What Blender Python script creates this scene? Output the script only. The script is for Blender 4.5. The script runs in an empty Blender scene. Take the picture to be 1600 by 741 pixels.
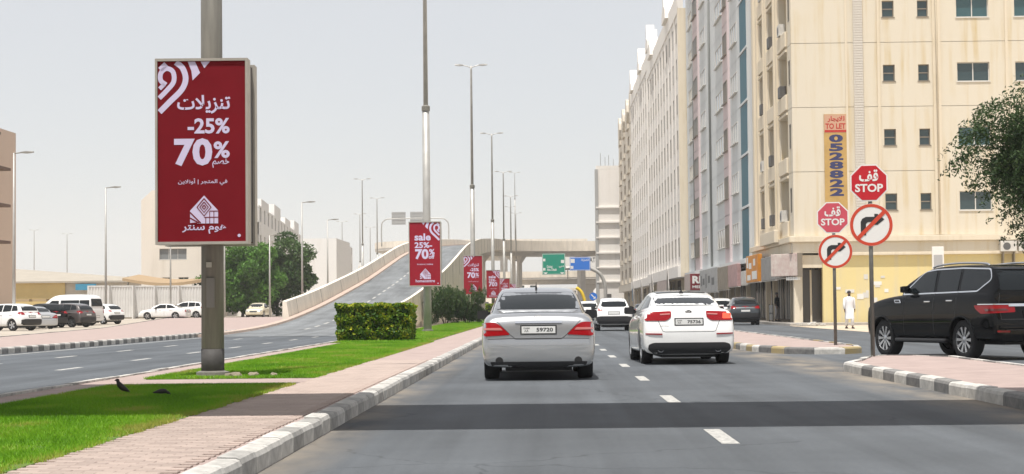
import bpy, bmesh, math, random
import numpy as np
from mathutils import Vector, Matrix
from mathutils.bvhtree import BVHTree
R = math.radians
random.seed(7); rng = np.random.default_rng(7)
S = bpy.context.scene
C = S.collection
# ------------------------------------------------------------------ camera, sky, sun, exposure
F = 2800.0                                   # focal length in photo pixels (1600 wide)
cam = bpy.data.cameras.new('camera'); cam.sensor_width = 36; cam.lens = F/1600*36
cam.clip_start = .1; cam.clip_end = 6000
co = bpy.data.objects.new('camera', cam); C.objects.link(co); S.camera = co
co.matrix_world = (Matrix.Translation((0, 0, 1.15)) @ Matrix.Rotation(R(1.04), 4, 'Z')
                   @ Matrix.Rotation(R(90+2.26), 4, 'X') @ Matrix.Rotation(R(-.6), 4, 'Z'))
SUN_EL, SUN_AZ = R(73), R(-17)               # azimuth: from behind the camera, a little to the left
sd = Vector((math.sin(SUN_AZ)*math.cos(SUN_EL), -math.cos(SUN_AZ)*math.cos(SUN_EL), math.sin(SUN_EL)))
sl = bpy.data.lights.new('sun', 'SUN'); sl.energy = 5.0; sl.angle = R(.9); sl.color = (1, .96, .90)
so = bpy.data.objects.new('sun', sl); C.objects.link(so); so.location = sd*100
so.rotation_euler = sd.to_track_quat('Z', 'Y').to_euler()
W = bpy.data.worlds.new('World'); S.world = W; W.use_nodes = True
wt = W.node_tree; wn = wt.nodes; bg = wn['Background']
sky = wn.new('ShaderNodeTexSky'); sky.sky_type = 'NISHITA'; sky.sun_disc = False
sky.sun_elevation = SUN_EL; sky.sun_rotation = math.atan2(sd.x, sd.y)
sky.air_density = 1.0; sky.dust_density = 1.0; sky.ozone_density = 1
hz = wn.new('ShaderNodeMix'); hz.data_type = 'RGBA'; hz.inputs[0].default_value = .8
hz.inputs[7].default_value = (5.25, 5.2, 5.2, 1)      # milky desert haze over the clear sky
wt.links.new(sky.outputs[0], hz.inputs[6]); wt.links.new(hz.outputs[2], bg.inputs[0])
bg.inputs[1].default_value = .129
S.view_settings.view_transform = 'Standard'; S.view_settings.look = 'None'
S.view_settings.exposure = .19; S.view_settings.gamma = 1
S.cycles.use_denoising = True
S.cycles.max_bounces = 6; S.cycles.volume_bounces = 1
S.cycles.transparent_max_bounces = 8

# ------------------------------------------------------------------ helpers
def px(x, d):            # photo column -> metres sideways at distance d (road axis vanishes at column 852)
    return (x-852)/F*d
def hor(x): return 480-(x-852)*.0105
def pz(x, y, d):         # photo row -> height at distance d
    return 1.15+(hor(x)-y)/F*d
MATS = {}
def mat(name, col, rough=.7, metal=0, var=.0, scale=3., bump=0., bscale=60., coat=0., spec=.5, col2=None, detail=4, rnd=0., stretch=None, trans=0., emit=None):
    if name in MATS: return MATS[name]
    m = bpy.data.materials.new(name); m.use_nodes = True; MATS[name] = m
    t = m.node_tree; n = t.nodes; b = n['Principled BSDF']; L = t.links.new
    c = (*col, 1)
    b.inputs['Base Color'].default_value = c; b.inputs['Roughness'].default_value = rough
    b.inputs['Metallic'].default_value = metal; b.inputs['Coat Weight'].default_value = coat
    b.inputs['Coat Roughness'].default_value = .04
    b.inputs['Specular IOR Level'].default_value = spec
    if trans: b.inputs['Transmission Weight'].default_value = trans
    if emit: b.inputs['Emission Color'].default_value = (*emit[0], 1); b.inputs['Emission Strength'].default_value = emit[1]
    out = None
    if var or bump:
        tc = n.new('ShaderNodeTexCoord'); src = tc.outputs['Object']
        if stretch:
            mp = n.new('ShaderNodeMapping'); mp.inputs['Scale'].default_value = stretch; L(src, mp.inputs[0]); src = mp.outputs[0]
    if var:
        nz = n.new('ShaderNodeTexNoise'); nz.inputs['Scale'].default_value = scale; nz.inputs['Detail'].default_value = detail
        nz.inputs['Roughness'].default_value = .65
        L(src, nz.inputs['Vector'])
        rp = n.new('ShaderNodeValToRGB'); e = rp.color_ramp.elements
        e[0].position = .3; e[1].position = .7
        lo = col2 or tuple(max(0, x*(1-var)) for x in col); hi = tuple(min(1, x*(1+var*.6)) for x in col)
        e[0].color = (*lo, 1); e[1].color = (*hi, 1)
        L(nz.outputs['Fac'], rp.inputs[0]); out = rp.outputs[0]
    if rnd:
        oi = n.new('ShaderNodeObjectInfo'); hs = n.new('ShaderNodeHueSaturation')
        mr = n.new('ShaderNodeMapRange'); mr.inputs['To Min'].default_value = 1-rnd; mr.inputs['To Max'].default_value = 1+rnd
        L(oi.outputs['Random'], mr.inputs[0]); L(mr.outputs[0], hs.inputs['Value'])
        if out: L(out, hs.inputs['Color'])
        else: hs.inputs['Color'].default_value = c
        out = hs.outputs[0]
    if out: L(out, b.inputs['Base Color'])
    if bump:
        n2 = n.new('ShaderNodeTexNoise'); n2.inputs['Scale'].default_value = bscale; n2.inputs['Detail'].default_value = 3
        L(src, n2.inputs['Vector'])
        bp = n.new('ShaderNodeBump'); bp.inputs['Strength'].default_value = bump; bp.inputs['Distance'].default_value = .01
        L(n2.outputs['Fac'], bp.inputs['Height']); L(bp.outputs[0], b.inputs['Normal'])
    return m
def add(name, me, m=None, parent=None, loc=None, rz=0., rot=None):
    o = bpy.data.objects.new(name, me); C.objects.link(o)
    if m is not None and me is not None and not me.materials: me.materials.append(m)
    if parent: o.parent = parent
    if loc is not None: o.location = loc
    if rot: o.rotation_euler = rot
    elif rz: o.rotation_euler = (0, 0, rz)
    return o
def thing(name, label, cat, loc=(0, 0, 0), rz=0., group=None):
    o = add(name, None, loc=loc, rz=rz); return tag(o, label, cat, group)
def tag(o, label=None, cat=None, group=None, kind=None):
    if label: o['label'] = label
    if cat: o['category'] = cat
    if group: o['group'] = group
    if kind: o['kind'] = kind
    return o
def copy_tree(o, parent=None):
    c = o.copy(); C.objects.link(c); c.parent = parent
    for ch in list(o.children): copy_tree(ch, c)
    return c
def basis(d):
    d = Vector(d).normalized(); a = Vector((0, 0, 1)) if abs(d.z) < .95 else Vector((1, 0, 0))
    u = d.cross(a).normalized(); return u, d.cross(u).normalized()
class MB:
    def __init__(s): s.v = []; s.f = []
    def poly(s, pts):
        k = len(s.v); s.v += [tuple(p) for p in pts]; s.f.append(tuple(range(k, k+len(pts)))); return s
    def box(s, x0, x1, y0, y1, z0, z1, bev=0.):
        x0, x1 = sorted((x0, x1)); y0, y1 = sorted((y0, y1)); z0, z1 = sorted((z0, z1))
        if bev:
            b = min(bev, (x1-x0)*.45, (y1-y0)*.45, (z1-z0)*.45)
            bm = bmesh.new(); bmesh.ops.create_cube(bm, size=1)
            for w in bm.verts: w.co = Vector(((x0+x1)/2+w.co.x*(x1-x0), (y0+y1)/2+w.co.y*(y1-y0), (z0+z1)/2+w.co.z*(z1-z0)))
            bmesh.ops.bevel(bm, geom=bm.edges[:], offset=b, segments=2, affect='EDGES', profile=.6)
            return s.bm(bm)
        k = len(s.v)
        s.v += [(x, y, z) for z in (z0, z1) for y in (y0, y1) for x in (x0, x1)]
        s.f += [tuple(k+i for i in q) for q in ((0, 2, 3, 1), (4, 5, 7, 6), (0, 1, 5, 4), (2, 6, 7, 3), (0, 4, 6, 2), (1, 3, 7, 5))]
        return s
    def bm(s, bm):
        k = len(s.v); bm.verts.index_update()
        s.v += [tuple(w.co) for w in bm.verts]; s.f += [tuple(k+w.index for w in f.verts) for f in bm.faces]; bm.free(); return s
    def loft(s, rings, cap=True, closed=True):
        n = len(rings[0]); k = len(s.v)
        for r in rings: s.v += [tuple(p) for p in r]
        for i in range(len(rings)-1):
            for j in range(n if closed else n-1):
                a = k+i*n+j; b = k+i*n+(j+1) % n
                s.f.append((a, b, b+n, a+n))
        if cap:
            s.f.append(tuple(k+j for j in range(n))[::-1]); s.f.append(tuple(k+(len(rings)-1)*n+j for j in range(n)))
        return s
    def tube(s, pts, rad, n=8, cap=True):
        pts = [Vector(p) for p in pts]; rings = []
        if not hasattr(rad, '__len__'): rad = [rad]*len(pts)
        u = None
        for i, p in enumerate(pts):
            d = (pts[min(i+1, len(pts)-1)]-pts[max(i-1, 0)]).normalized()
            if u is None: u, w = basis(d)
            else:
                u = (u-d*u.dot(d)).normalized(); w = d.cross(u).normalized()
            rings.append([p+(u*math.cos(a)+w*math.sin(a))*rad[i] for a in [2*math.pi*j/n for j in range(n)]])
        return s.loft(rings, cap)
    def lathe(s, prof, n=24, axis='Z', c=(0, 0, 0), cap=True):
        rings = []
        for r, h in prof:
            ring = []
            for j in range(n):
                a = 2*math.pi*j/n; x, y = r*math.cos(a), r*math.sin(a)
                p = (x, y, h) if axis == 'Z' else ((h, x, y) if axis == 'X' else (y, h, x))
                ring.append((p[0]+c[0], p[1]+c[1], p[2]+c[2]))
            rings.append(ring)
        return s.loft(rings, cap)
    def prism(s, poly, f0, f1):      # poly of 2-d points, f0/f1 map a point to 3-d
        return s.loft([[f0(p) for p in poly], [f1(p) for p in poly]])
    def mesh(s, smooth=False, sharp=None):
        me = bpy.data.meshes.new('m'); me.from_pydata(s.v, [], s.f); me.update()
        bm = bmesh.new(); bm.from_mesh(me); bmesh.ops.recalc_face_normals(bm, faces=bm.faces); bm.to_mesh(me); bm.free()
        if smooth:
            me.polygons.foreach_set('use_smooth', [True]*len(me.polygons))
            if sharp: me.set_sharp_from_angle(angle=R(sharp))
        return me
    def build(s, name, m, parent=None, loc=None, smooth=False, sharp=None, rz=0., rot=None):
        me = s.mesh(smooth, sharp); me.name = name
        return add(name, me, m, parent, loc, rz, rot)
def box(name, m, parent, x0, x1, y0, y1, z0, z1, bev=0., loc=None, rz=0.):
    return MB().box(x0, x1, y0, y1, z0, z1, bev).build(name, m, parent, loc, rz=rz)
def evaluated(o):
    dg = bpy.context.evaluated_depsgraph_get(); return bpy.data.meshes.new_from_object(o.evaluated_get(dg), depsgraph=dg)
TXT = {}
def text_mesh(s, bold=0., font_space=1.):
    k = (s, bold, font_space)
    if k in TXT: return TXT[k]
    c = bpy.data.curves.new('t', 'FONT'); c.body = s; c.size = 1; c.offset = bold; c.resolution_u = 3; c.space_character = font_space
    o = bpy.data.objects.new('t', c); C.objects.link(o); bpy.context.view_layer.update()
    me = evaluated(o); bpy.data.objects.remove(o)
    v = np.zeros(len(me.vertices)*3); me.vertices.foreach_get('co', v); v = v.reshape(-1, 3)
    fs = [tuple(p.vertices) for p in me.polygons]
    TXT[k] = (v, fs); return TXT[k]
def text_box(mb, s, u0, u1, v0, v1, y, bold=0., sp=1.):
    """flat lettering filling the box u0..u1 x v0..v1 of a face that looks along -y"""
    v, fs = text_mesh(s, bold, sp)
    lo = v.min(0); hi = v.max(0); k = len(mb.v)
    mb.v += [(u0+(p[0]-lo[0])/(hi[0]-lo[0])*(u1-u0), y, v0+(p[1]-lo[1])/(hi[1]-lo[1])*(v1-v0)) for p in v]
    mb.f += [tuple(k+i for i in f) for f in fs]
def flat(mb, pts, y): mb.poly([(p[0], y, p[1]) for p in pts])
def ribbon(mb, pts, w, y):
    P = [Vector(p) for p in pts]; Lp, Rp = [], []
    for i, p in enumerate(P):
        d = (P[min(i+1, len(P)-1)]-P[max(i-1, 0)]).normalized(); nrm = Vector((-d.y, d.x))*w/2
        Lp.append(p+nrm); Rp.append(p-nrm)
    for i in range(len(P)-1): flat(mb, [Lp[i], Lp[i+1], Rp[i+1], Rp[i]], y)
def curve(pts, n=6):                     # Catmull-Rom through points
    P = [Vector(p) for p in pts]; out = []
    for i in range(len(P)-1):
        a, b, c, d = P[max(i-1, 0)], P[i], P[i+1], P[min(i+2, len(P)-1)]
        for k in range(n):
            t = k/n; out.append(.5*((2*b)+(c-a)*t+(2*a-5*b+4*c-d)*t*t+(3*b-a-3*c+d)*t**3))
    return out+[P[-1]]

# ------------------------------------------------------------------ materials with more going on
def asphalt(name, base, dust=False):
    m = bpy.data.materials.new(name); m.use_nodes = True; t = m.node_tree; n = t.nodes; L = t.links.new; b = n['Principled BSDF']
    tc = n.new('ShaderNodeTexCoord')
    def noise(sc, det=4, st=None, ro=.6):
        q = n.new('ShaderNodeTexNoise'); q.inputs['Scale'].default_value = sc; q.inputs['Detail'].default_value = det; q.inputs['Roughness'].default_value = ro
        if st:
            mp = n.new('ShaderNodeMapping'); mp.inputs['Scale'].default_value = st; L(tc.outputs['Object'], mp.inputs[0]); L(mp.outputs[0], q.inputs[0])
        else: L(tc.outputs['Object'], q.inputs[0])
        return q.outputs['Fac']
    def mapr(f, a, b_, c, d):
        q = n.new('ShaderNodeMapRange'); L(f, q.inputs[0])
        for i, w in enumerate((a, b_, c, d)): q.inputs[1+i].default_value = w
        return q.outputs[0]
    def math_(op, a, c):
        q = n.new('ShaderNodeMath'); q.operation = op
        for i, w in enumerate((a, c)):
            if isinstance(w, (int, float)): q.inputs[i].default_value = w
            else: L(w, q.inputs[i])
        return q.outputs[0]
    grain = math_('MULTIPLY', mapr(noise(160, 2, ro=.9), .25, .75, .62, 1.38), mapr(noise(22, 4, ro=.8), .3, .7, .86, 1.14))
    streak = mapr(noise(1., 4, (1.5, .035, 1)), .3, .7, .74, 1.22)     # wear along the lanes
    patch = mapr(noise(.35, 4), .3, .7, .82, 1.16)
    f = math_('MULTIPLY', math_('MULTIPLY', grain, streak), patch)
    vo = n.new('ShaderNodeTexVoronoi'); vo.feature = 'DISTANCE_TO_EDGE'; vo.inputs['Scale'].default_value = .22
    wp = n.new('ShaderNodeVectorMath'); wp.operation = 'ADD'; wz = n.new('ShaderNodeTexNoise'); wz.inputs['Scale'].default_value = 1.2; wz.inputs['Detail'].default_value = 6
    L(tc.outputs['Object'], wz.inputs[0]); L(tc.outputs['Object'], wp.inputs[0]); L(wz.outputs['Color'], wp.inputs[1]); L(wp.outputs[0], vo.inputs['Vector'])
    crack = mapr(vo.outputs['Distance'], .0, .006, .62, 1); gate = mapr(noise(.12, 2), .45, .55, 1, 0)
    f = math_('MULTIPLY', f, math_('MAXIMUM', crack, gate))
    f = math_('MULTIPLY', f, mapr(noise(.55, 5, (1, .25, 1)), .56, .70, 1, .74))          # oil and rubber stains
    col = n.new('ShaderNodeMix'); col.data_type = 'RGBA'; col.blend_type = 'MULTIPLY'; col.inputs[0].default_value = 1
    col.inputs[6].default_value = (*base, 1); L(f, col.inputs[7]); out = col.outputs[2]
    if dust:
        sx = n.new('ShaderNodeSeparateXYZ'); L(tc.outputs['Object'], sx.inputs[0])
        near = mapr(math_('ABSOLUTE', math_('SUBTRACT', sx.outputs[0], 5.05), 0), .15, .9, 1, 0)
        near2 = mapr(math_('ABSOLUTE', math_('ADD', sx.outputs[0], 2.05), 0), .05, .55, .8, 0)
        d = math_('MULTIPLY', math_('MAXIMUM', near, near2), mapr(noise(1.3, 5, (1, .35, 1)), .35, .62, 0, .8))
        mx = n.new('ShaderNodeMix'); mx.data_type = 'RGBA'; L(d, mx.inputs[0]); L(out, mx.inputs[6]); mx.inputs[7].default_value = (.27, .23, .18, 1)
        out = mx.outputs[2]
    L(out, b.inputs['Base Color']); b.inputs['Roughness'].default_value = .82; b.inputs['Specular IOR Level'].default_value = .35
    bp = n.new('ShaderNodeBump'); bp.inputs['Strength'].default_value = .35; bp.inputs['Distance'].default_value = .01
    L(noise(110, 3), bp.inputs['Height']); L(bp.outputs[0], b.inputs['Normal'])
    return m
M_ROAD = asphalt('asphalt_main', (.086, .095, .105), True)
M_RAMP = asphalt('asphalt_flyover', (.165, .175, .182))  # asphalt paled: distance haze is put into the colour
M_ROAD2 = asphalt('asphalt_ramp', (.086, .096, .107))
M_SAND = mat('sand', (.50, .42, .32), .95, var=.25, scale=.6, bump=.5, bscale=20)
M_LOT = mat('lot', (.40, .35, .29), .95, var=.2, scale=.3, bump=.3, bscale=15)
M_PINK = mat('pink_paving', (.355, .275, .25), .9, var=.16, scale=2.2, bump=.3, bscale=40)
M_PAVER = mat('paver', (.345, .275, .24), .9, var=.15, scale=2.5, bump=.3, bscale=70, rnd=.14)
M_KW = mat('kerb_white', (.56, .54, .50), .85, var=.3, scale=7, bump=.3, bscale=50, rnd=.1)
M_KB = mat('kerb_black', (.10, .10, .10), .85, var=.5, scale=8, col2=(.26, .25, .235), bump=.3, bscale=50, rnd=.25)
M_KL = mat('kerb_worn', (.50, .485, .455), .88, var=.35, scale=7, bump=.3, bscale=50, rnd=.14)
M_KLB = mat('kerb_worn_grey', (.38, .37, .35), .88, var=.4, scale=7, bump=.3, bscale=50, rnd=.16)
M_KG = mat('kerb_gutter', (.15, .145, .14), .9, var=.5, scale=6, bump=.3, rnd=.2)
M_LINE = mat('road_paint', (.50, .49, .46), .85, var=.4, scale=16, col2=(.17, .17, .165), detail=8)
M_CONC = mat('concrete', (.56, .53, .49), .9, var=.14, scale=.7, bump=.2, bscale=8)
M_CONCW = mat('concrete_pale', (.77, .70, .60), .9, var=.16, scale=1.4, bump=.2, bscale=12, stretch=(1, 1, .25), detail=7)
M_POLE = mat('pole_grey', (.21, .20, .175), .55, .3, var=.2, scale=3, stretch=(4, 4, .4))
M_POLEL = mat('pole_light', (.42, .41, .385), .5, .3, var=.15, scale=2)
M_DARK = mat('dark_rubber', (.012, .012, .013), .7)
M_PLAST = mat('black_plastic', (.018, .018, .02), .45, bump=.05)
M_TYRE = mat('tyre', (.016, .016, .017), .85, bump=.2, bscale=80)
M_GLASS = mat('car_glass', (.010, .013, .015), .04, spec=.32)
M_CHROME = mat('chrome', (.82, .83, .85), .12, 1)
M_RIM = mat('alloy', (.55, .56, .58), .28, .9)
M_RED = mat('tail_red', (.27, .004, .008), .12, coat=.4, spec=.2)
M_REDP = mat('tail_pink', (.46, .16, .15), .08, coat=1)
M_PLATE = mat('plate_white', (.78, .78, .76), .4)
M_INK = mat('ink_black', (.02, .02, .022), .6)
M_WPRINT = mat('print_white_skylit', (.64, .58, .78), .6, spec=.2)  # white lettering with the lilac of blue skylight put into its colour
M_SIGNRED = mat('sign_red', (.31, .010, .025), .55, spec=.2, var=.10, scale=1.2); M_SIGNSHADED = mat('sign_red_shaded', (.185, .0055, .0125), .6, spec=.15, var=.10, scale=1.2)  # second red: same board face, darkened as if standing in shade
M_ALU = mat('aluminium_frame', (.50, .47, .42), .4, .5, var=.12, scale=3)
M_SEAM = mat('seam', (.03, .03, .032), .6)
def leafmat(name, cols, trans=.25):
    m = bpy.data.materials.new(name); m.use_nodes = True; t = m.node_tree; n = t.nodes; b = n['Principled BSDF']
    at = n.new('ShaderNodeAttribute'); at.attribute_name = 'tint'
    rp = n.new('ShaderNodeValToRGB'); e = rp.color_ramp.elements
    for i, c in enumerate(cols):
        if i < 2: q = e[i]
        else: q = e.new(i/(len(cols)-1))
        q.position = i/(len(cols)-1); q.color = (*c, 1)
    t.links.new(at.outputs['Fac'], rp.inputs[0]); t.links.new(rp.outputs[0], b.inputs['Base Color'])
    b.inputs['Roughness'].default_value = .55; b.inputs['Specular IOR Level'].default_value = .3
    tr = n.new('ShaderNodeBsdfTranslucent'); t.links.new(rp.outputs[0], tr.inputs[0])
    mx = n.new('ShaderNodeMixShader'); mx.inputs[0].default_value = trans
    t.links.new(b.outputs[0], mx.inputs[1]); t.links.new(tr.outputs[0], mx.inputs[2]); t.links.new(mx.outputs[0], n['Material Output'].inputs[0])
    return m
def leaf_mesh(cent, size, aspect=.5, up=None, tint=None):
    """one small diamond-shaped leaf (2 triangles) at every centre"""
    n = len(cent); d = rng.normal(size=(n, 3))
    if up is not None: d = d*.6+up
    d /= np.linalg.norm(d, axis=1)[:, None]
    a = rng.normal(size=(n, 3)); a -= d*(a*d).sum(1)[:, None]; a /= np.linalg.norm(a, axis=1)[:, None]
    s = size*rng.uniform(.6, 1.35, n)[:, None]
    V = np.empty((n, 4, 3)); V[:, 0] = cent-d*s*.5; V[:, 2] = cent+d*s*.5; V[:, 1] = cent+a*s*aspect*.5; V[:, 3] = cent-a*s*aspect*.5
    me = bpy.data.meshes.new('leaves'); me.vertices.add(n*4); me.vertices.foreach_set('co', V.reshape(-1))
    me.loops.add(n*4); me.loops.foreach_set('vertex_index', np.arange(n*4)); me.polygons.add(n)
    me.polygons.foreach_set('loop_start', np.arange(n)*4); me.update(calc_edges=True)
    at = me.attributes.new('tint', 'FLOAT', 'POINT')
    if tint is None: tint = rng.uniform(0, 1, n)
    at.data.foreach_set('value', np.repeat(np.clip(tint, 0, 1), 4).astype(np.float32)); return me
# ------------------------------------------------------------------ ground, roads, pavements
def sheet(name, pts, z, m, label=None, kind='structure', parent=None):
    o = MB().poly([(p[0], p[1], p[2] if len(p) > 2 else z) for p in pts]).build(name, m, parent)
    if kind and not parent: o['kind'] = kind
    return o
ground = sheet('ground', [(-1500, -1500), (1500, -1500), (1500, 1500), (-1500, 1500)], -.03, M_SAND)
road = sheet('road', [(-2.25, -60), (13.2, -60), (13.2, 700), (-2.25, 700)], 0, M_ROAD)
road['label'] = 'grey asphalt main road with service road'; 
road2 = sheet('slip_road', [(-15.2, -60), (-6.7, -60), (-6.7, 82), (-15.2, 82)], .0, M_ROAD2)
dm = MB().box(-.075, .075, -.87, .87, -.001, .0035).mesh()
for k in range(-1, 44):
    add('lane_marking', dm, M_LINE, road, (1.53, 15.85+6.42*k, .001))
for X, y0 in ((-9.7, 36.4), (-12.4, 33.2)):
    for k in range(-2, 8):
        if y0+6.5*k < 82: add('lane_marking', dm, M_LINE, road2, (X, y0+6.5*k, .001))
MB().box(-14.75, -14.62, -40, 82, -.001, .004).build('edge_line', M_LINE, road2)

def lotz(y):
    xs = [0, 80, 110, 130, 160, 200, 900]; zs = [.02, .04, .08, .16, .38, .55, .55]
    return float(np.interp(y, xs, zs))
mb = MB()
ys = [10, 30, 60, 80, 110, 130, 160, 200, 420]
for a, b in zip(ys[:-1], ys[1:]):
    ea = np.interp(a, [10, 30, 74, 105, 130, 190, 420], [-15.6, -16.5, -22.4, -26, -30, -40, -60]); eb = np.interp(b, [10, 30, 74, 105, 130, 190, 420], [-15.6, -16.5, -22.4, -26, -30, -40, -60])
    eb = min(eb, -16); ea = min(ea, -16)
    mb.poly([(-220, a, lotz(a)), (-16 if a > 150 else ea, a, lotz(a)), (-16 if a >= 150 else eb, b, lotz(b)), (-220, b, lotz(b))])
lot = tag(mb.build('parking_ground', M_LOT), kind='structure')
mb = MB()          # pink paving on the far side of the slip road
st = [(10, -15.2, -15.6), (30, -15.2, -16.5), (74, -15.2, -22.4), (105, -15.6, -26), (130, -16.6, -30), (165, -16.6, -35)]
for (a, x0, x1), (b, x2, x3) in zip(st[:-1], st[1:]):
    mb.poly([(x1, a, lotz(a)+.13), (x0-.16, a, lotz(a)+.13), (x2-.16, b, lotz(b)+.13), (x3, b, lotz(b)+.13)])
far_pave = tag(mb.build('pavement', M_PINK), kind='structure')

FARKERB = [(-15.2, 12), (-15.2, 74), (-15.6, 105), (-16.6, 130)]
def stone_mesh(L, w=.17, h=.16, ch=.045):
    prof = [(0, -.05), (0, h-ch), (ch*.35, h-ch*.25), (ch, h), (w, h+.004), (w, -.05)]
    g = .006
    return MB().loft([[(-L/2+g, y, z) for y, z in prof], [(L/2-g, y, z) for y, z in prof]]).mesh()
def kerb(parent, pts, L, pick, limit=300, z=0, every=None):
    """kerb stones laid along a line; the paving lies to the left of its direction"""
    P = [Vector((p[0], p[1])) for p in pts]; seg = []
    meshes = {}
    i = 0; left = 0; n = 0
    acc = []
    for a, b in zip(P[:-1], P[1:]):
        d = (b-a).length; k = max(1, round(d/L)); l = d/k
        for j in range(k):
            c = a+(b-a)*((j+.5)/k); ang = math.atan2((b-a).y, (b-a).x); m = pick(n, c); n += 1
            key = (round(l, 3), m.name)
            if key not in meshes:
                meshes[key] = stone_mesh(l); meshes[key].materials.append(m)
            zz = z(c.y) if callable(z) else z
            acc.append((c, ang+random.gauss(0, .008), meshes[key], zz+random.gauss(0, .004)))
    acc.sort(key=lambda q: q[0].length)
    for c, ang, me, zz in acc[:limit]: add('kerb_stone', me, None, parent, (c.x, c.y, zz), ang)
    if len(acc) > limit:
        mb = MB()
        for c, ang, me, zz in acc[limit:]:
            T = Matrix.Translation((c.x, c.y, zz)) @ Matrix.Rotation(ang, 4, 'Z'); k = len(mb.v)
            mb.v += [tuple(T @ v.co) for v in me.vertices]; mb.f += [tuple(k+i for i in p.vertices) for p in me.polygons]
        tag(mb.build('kerb_stone', M_KL, parent), kind='stuff')

kerb(far_pave, FARKERB, .6, lambda n, c: (M_KW, M_KB)[n % 2], 150, z=lambda y: lotz(y)-.015)
kerb(far_pave, [(-15.8, 14), (-16.7, 30), (-22.6, 74), (-26.2, 105), (-30.2, 130), (-35, 165)][::-1], 1.2, lambda n, c: M_KLB, 150, z=lambda y: lotz(y)-.01)
# median between the two carriageways
median = tag(MB().box(-6.55, -2.215, -30, 330, -.04, .138).build('median', M_PINK), kind='structure')
kerb(median, [(-2.05, 4), (-2.05, 260)], .62, lambda n, c: (M_KL, M_KLB)[(n+(random.random() < .18)) % 2], 240)
kerb(median, [(-6.72, 79), (-6.72, 4)], .9, lambda n, c: (M_KW, M_KLB)[n % 2], 90)
brick = MB(); 
prof = [(-.1, -.05), (-.1, .05), (.1, .05), (.1, -.05)]
brick.loft([[(x*.985, y*.97, 0) for x, y in prof], [(x*.985, y*.97, .008) for x, y in prof], [(x*.94, y*.86, .0125) for x, y in prof]])
bme = brick.mesh(); bme.materials.append(M_PAVER)
mb = MB(); cnt = 0
for r in range(240):
    yy = 10.7+r*.102
    for q in range(6):
        x = -3.30+q*.2+(.1 if r % 2 else 0)
        if x > -2.31: continue
        zz = .1385+random.uniform(-.001, .0015)
        if cnt < 300: add('paver', bme, None, median, (x, yy, zz)); cnt += 1
        else:
            k = len(mb.v); s = random.uniform(-.01, .01)
            mb.v += [(x+v.co.x, yy+v.co.y+v.co.x*s, zz+v.co.z) for v in bme.vertices]; mb.f += [tuple(k+i for i in p.vertices) for p in bme.polygons]
tag(mb.build('paver', M_PAVER, median), kind='stuff')

# right-hand islands between main road and service road
def island(outline, name, kl, pick):
    cx = sum(p[0] for p in outline)/len(outline)
    o = MB().loft([[(p[0], p[1], -.04) for p in outline], [(p[0], p[1], .14) for p in outline]]).build(name, M_PINK)
    tag(o, kind='structure'); kerb(o, outline+[outline[0]], kl, pick, 260); return o
def inset(pts, d=.16):                   # shrink the paving so the stones stand round it
    return pts
near_out = [(5.1, -12), (5.1, 30.9), (5.45, 32.0), (6.1, 34.6), (6.6, 35.4), (7.25, 35.1), (7.7, 33.8), (7.7, -12)]
far_out = [(4.95, 290), (4.95, 62), (4.95, 50), (5.02, 46.5), (5.2, 44), (5.6, 42.3), (6.2, 41.6), (6.9, 41.5), (7.4, 42.2), (7.65, 44), (7.65, 290)]
def shrink(pts):
    n = len(pts); out = []
    P = [Vector(p) for p in pts]
    ar = sum(P[i].x*P[(i+1) % n].y-P[(i+1) % n].x*P[i].y for i in range(n)); sg = 1 if ar > 0 else -1
    for i in range(n):
        d0 = (P[i]-P[i-1]).normalized(); d1 = (P[(i+1) % n]-P[i]).normalized()
        nn = (Vector((-d0.y, d0.x))+Vector((-d1.y, d1.x)))*sg; nn = nn.normalized()
        out.append(tuple(P[i]+nn*.155))
    return out
M_KY = mat('kerb_yellow', (.62, .38, .04), .8, var=.4, scale=9, rnd=.1)
M_KYW = mat('kerb_yellow_worn', (.26, .22, .15), .85, var=.4, scale=5, col2=(.40, .30, .12), rnd=.2)
for outl, nm, L_ in ((near_out, 'traffic_island', .9), (far_out, 'traffic_island', .9)):
    pts = [Vector(p) for p in outl]
    ar = sum(pts[i].x*pts[(i+1) % len(pts)].y-pts[(i+1) % len(pts)].x*pts[i].y for i in range(len(pts)))
    ccw = outl if ar > 0 else outl[::-1]
    sh = shrink(ccw)
    o = MB().loft([[(p[0], p[1], -.04) for p in sh], [(p[0], p[1], .142) for p in sh]]).build(nm, M_PINK); tag(o, kind='structure')
    isfar = outl is far_out
    def pick(n, c, isfar=isfar):
        if isfar and 6.6 < c.x < 7.1 and c.y < 43: return M_KY
        if isfar and c.y < 52 and n % 3 == 1: return M_KYW
        if random.random() < .10: return M_KL
        return (M_KW, M_KB)[n % 2]
    kerb(o, list(ccw)+[ccw[0]], L_, pick, 150)
sheet('sand_verge', [(13.1, 30), (60, 30), (60, 99.2), (13.1, 99.2)], .012, M_SAND)
walk = tag(MB().box(13.1, 14.2, 96.5, 350, -.02, .15).box(14.2, 45, 97.4, 99.7, -.02, .149).build('shop_pavement', mat('paving_grey', (.40, .37, .33), .9, var=.2, scale=1, bump=.3)), kind='structure')
for q in range(9):       # broken kerb blocks at the sandy corner
    x, y = 13.3+random.uniform(0, 2.6), 95.6+random.uniform(-1.2, .5)
    s = random.uniform(.12, .32)
    if q < 6:
        mbq = MB().box(-s, s, -s*.5, s*.5, 0, s*.7, .04); o = mbq.build('rubble_block', M_KW, None, (x, y, .01), rz=random.uniform(0, 3))
        tag(o, 'broken pale kerb block lying in sand at shop corner', 'rubble', 'broken blocks in the sand')

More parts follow.
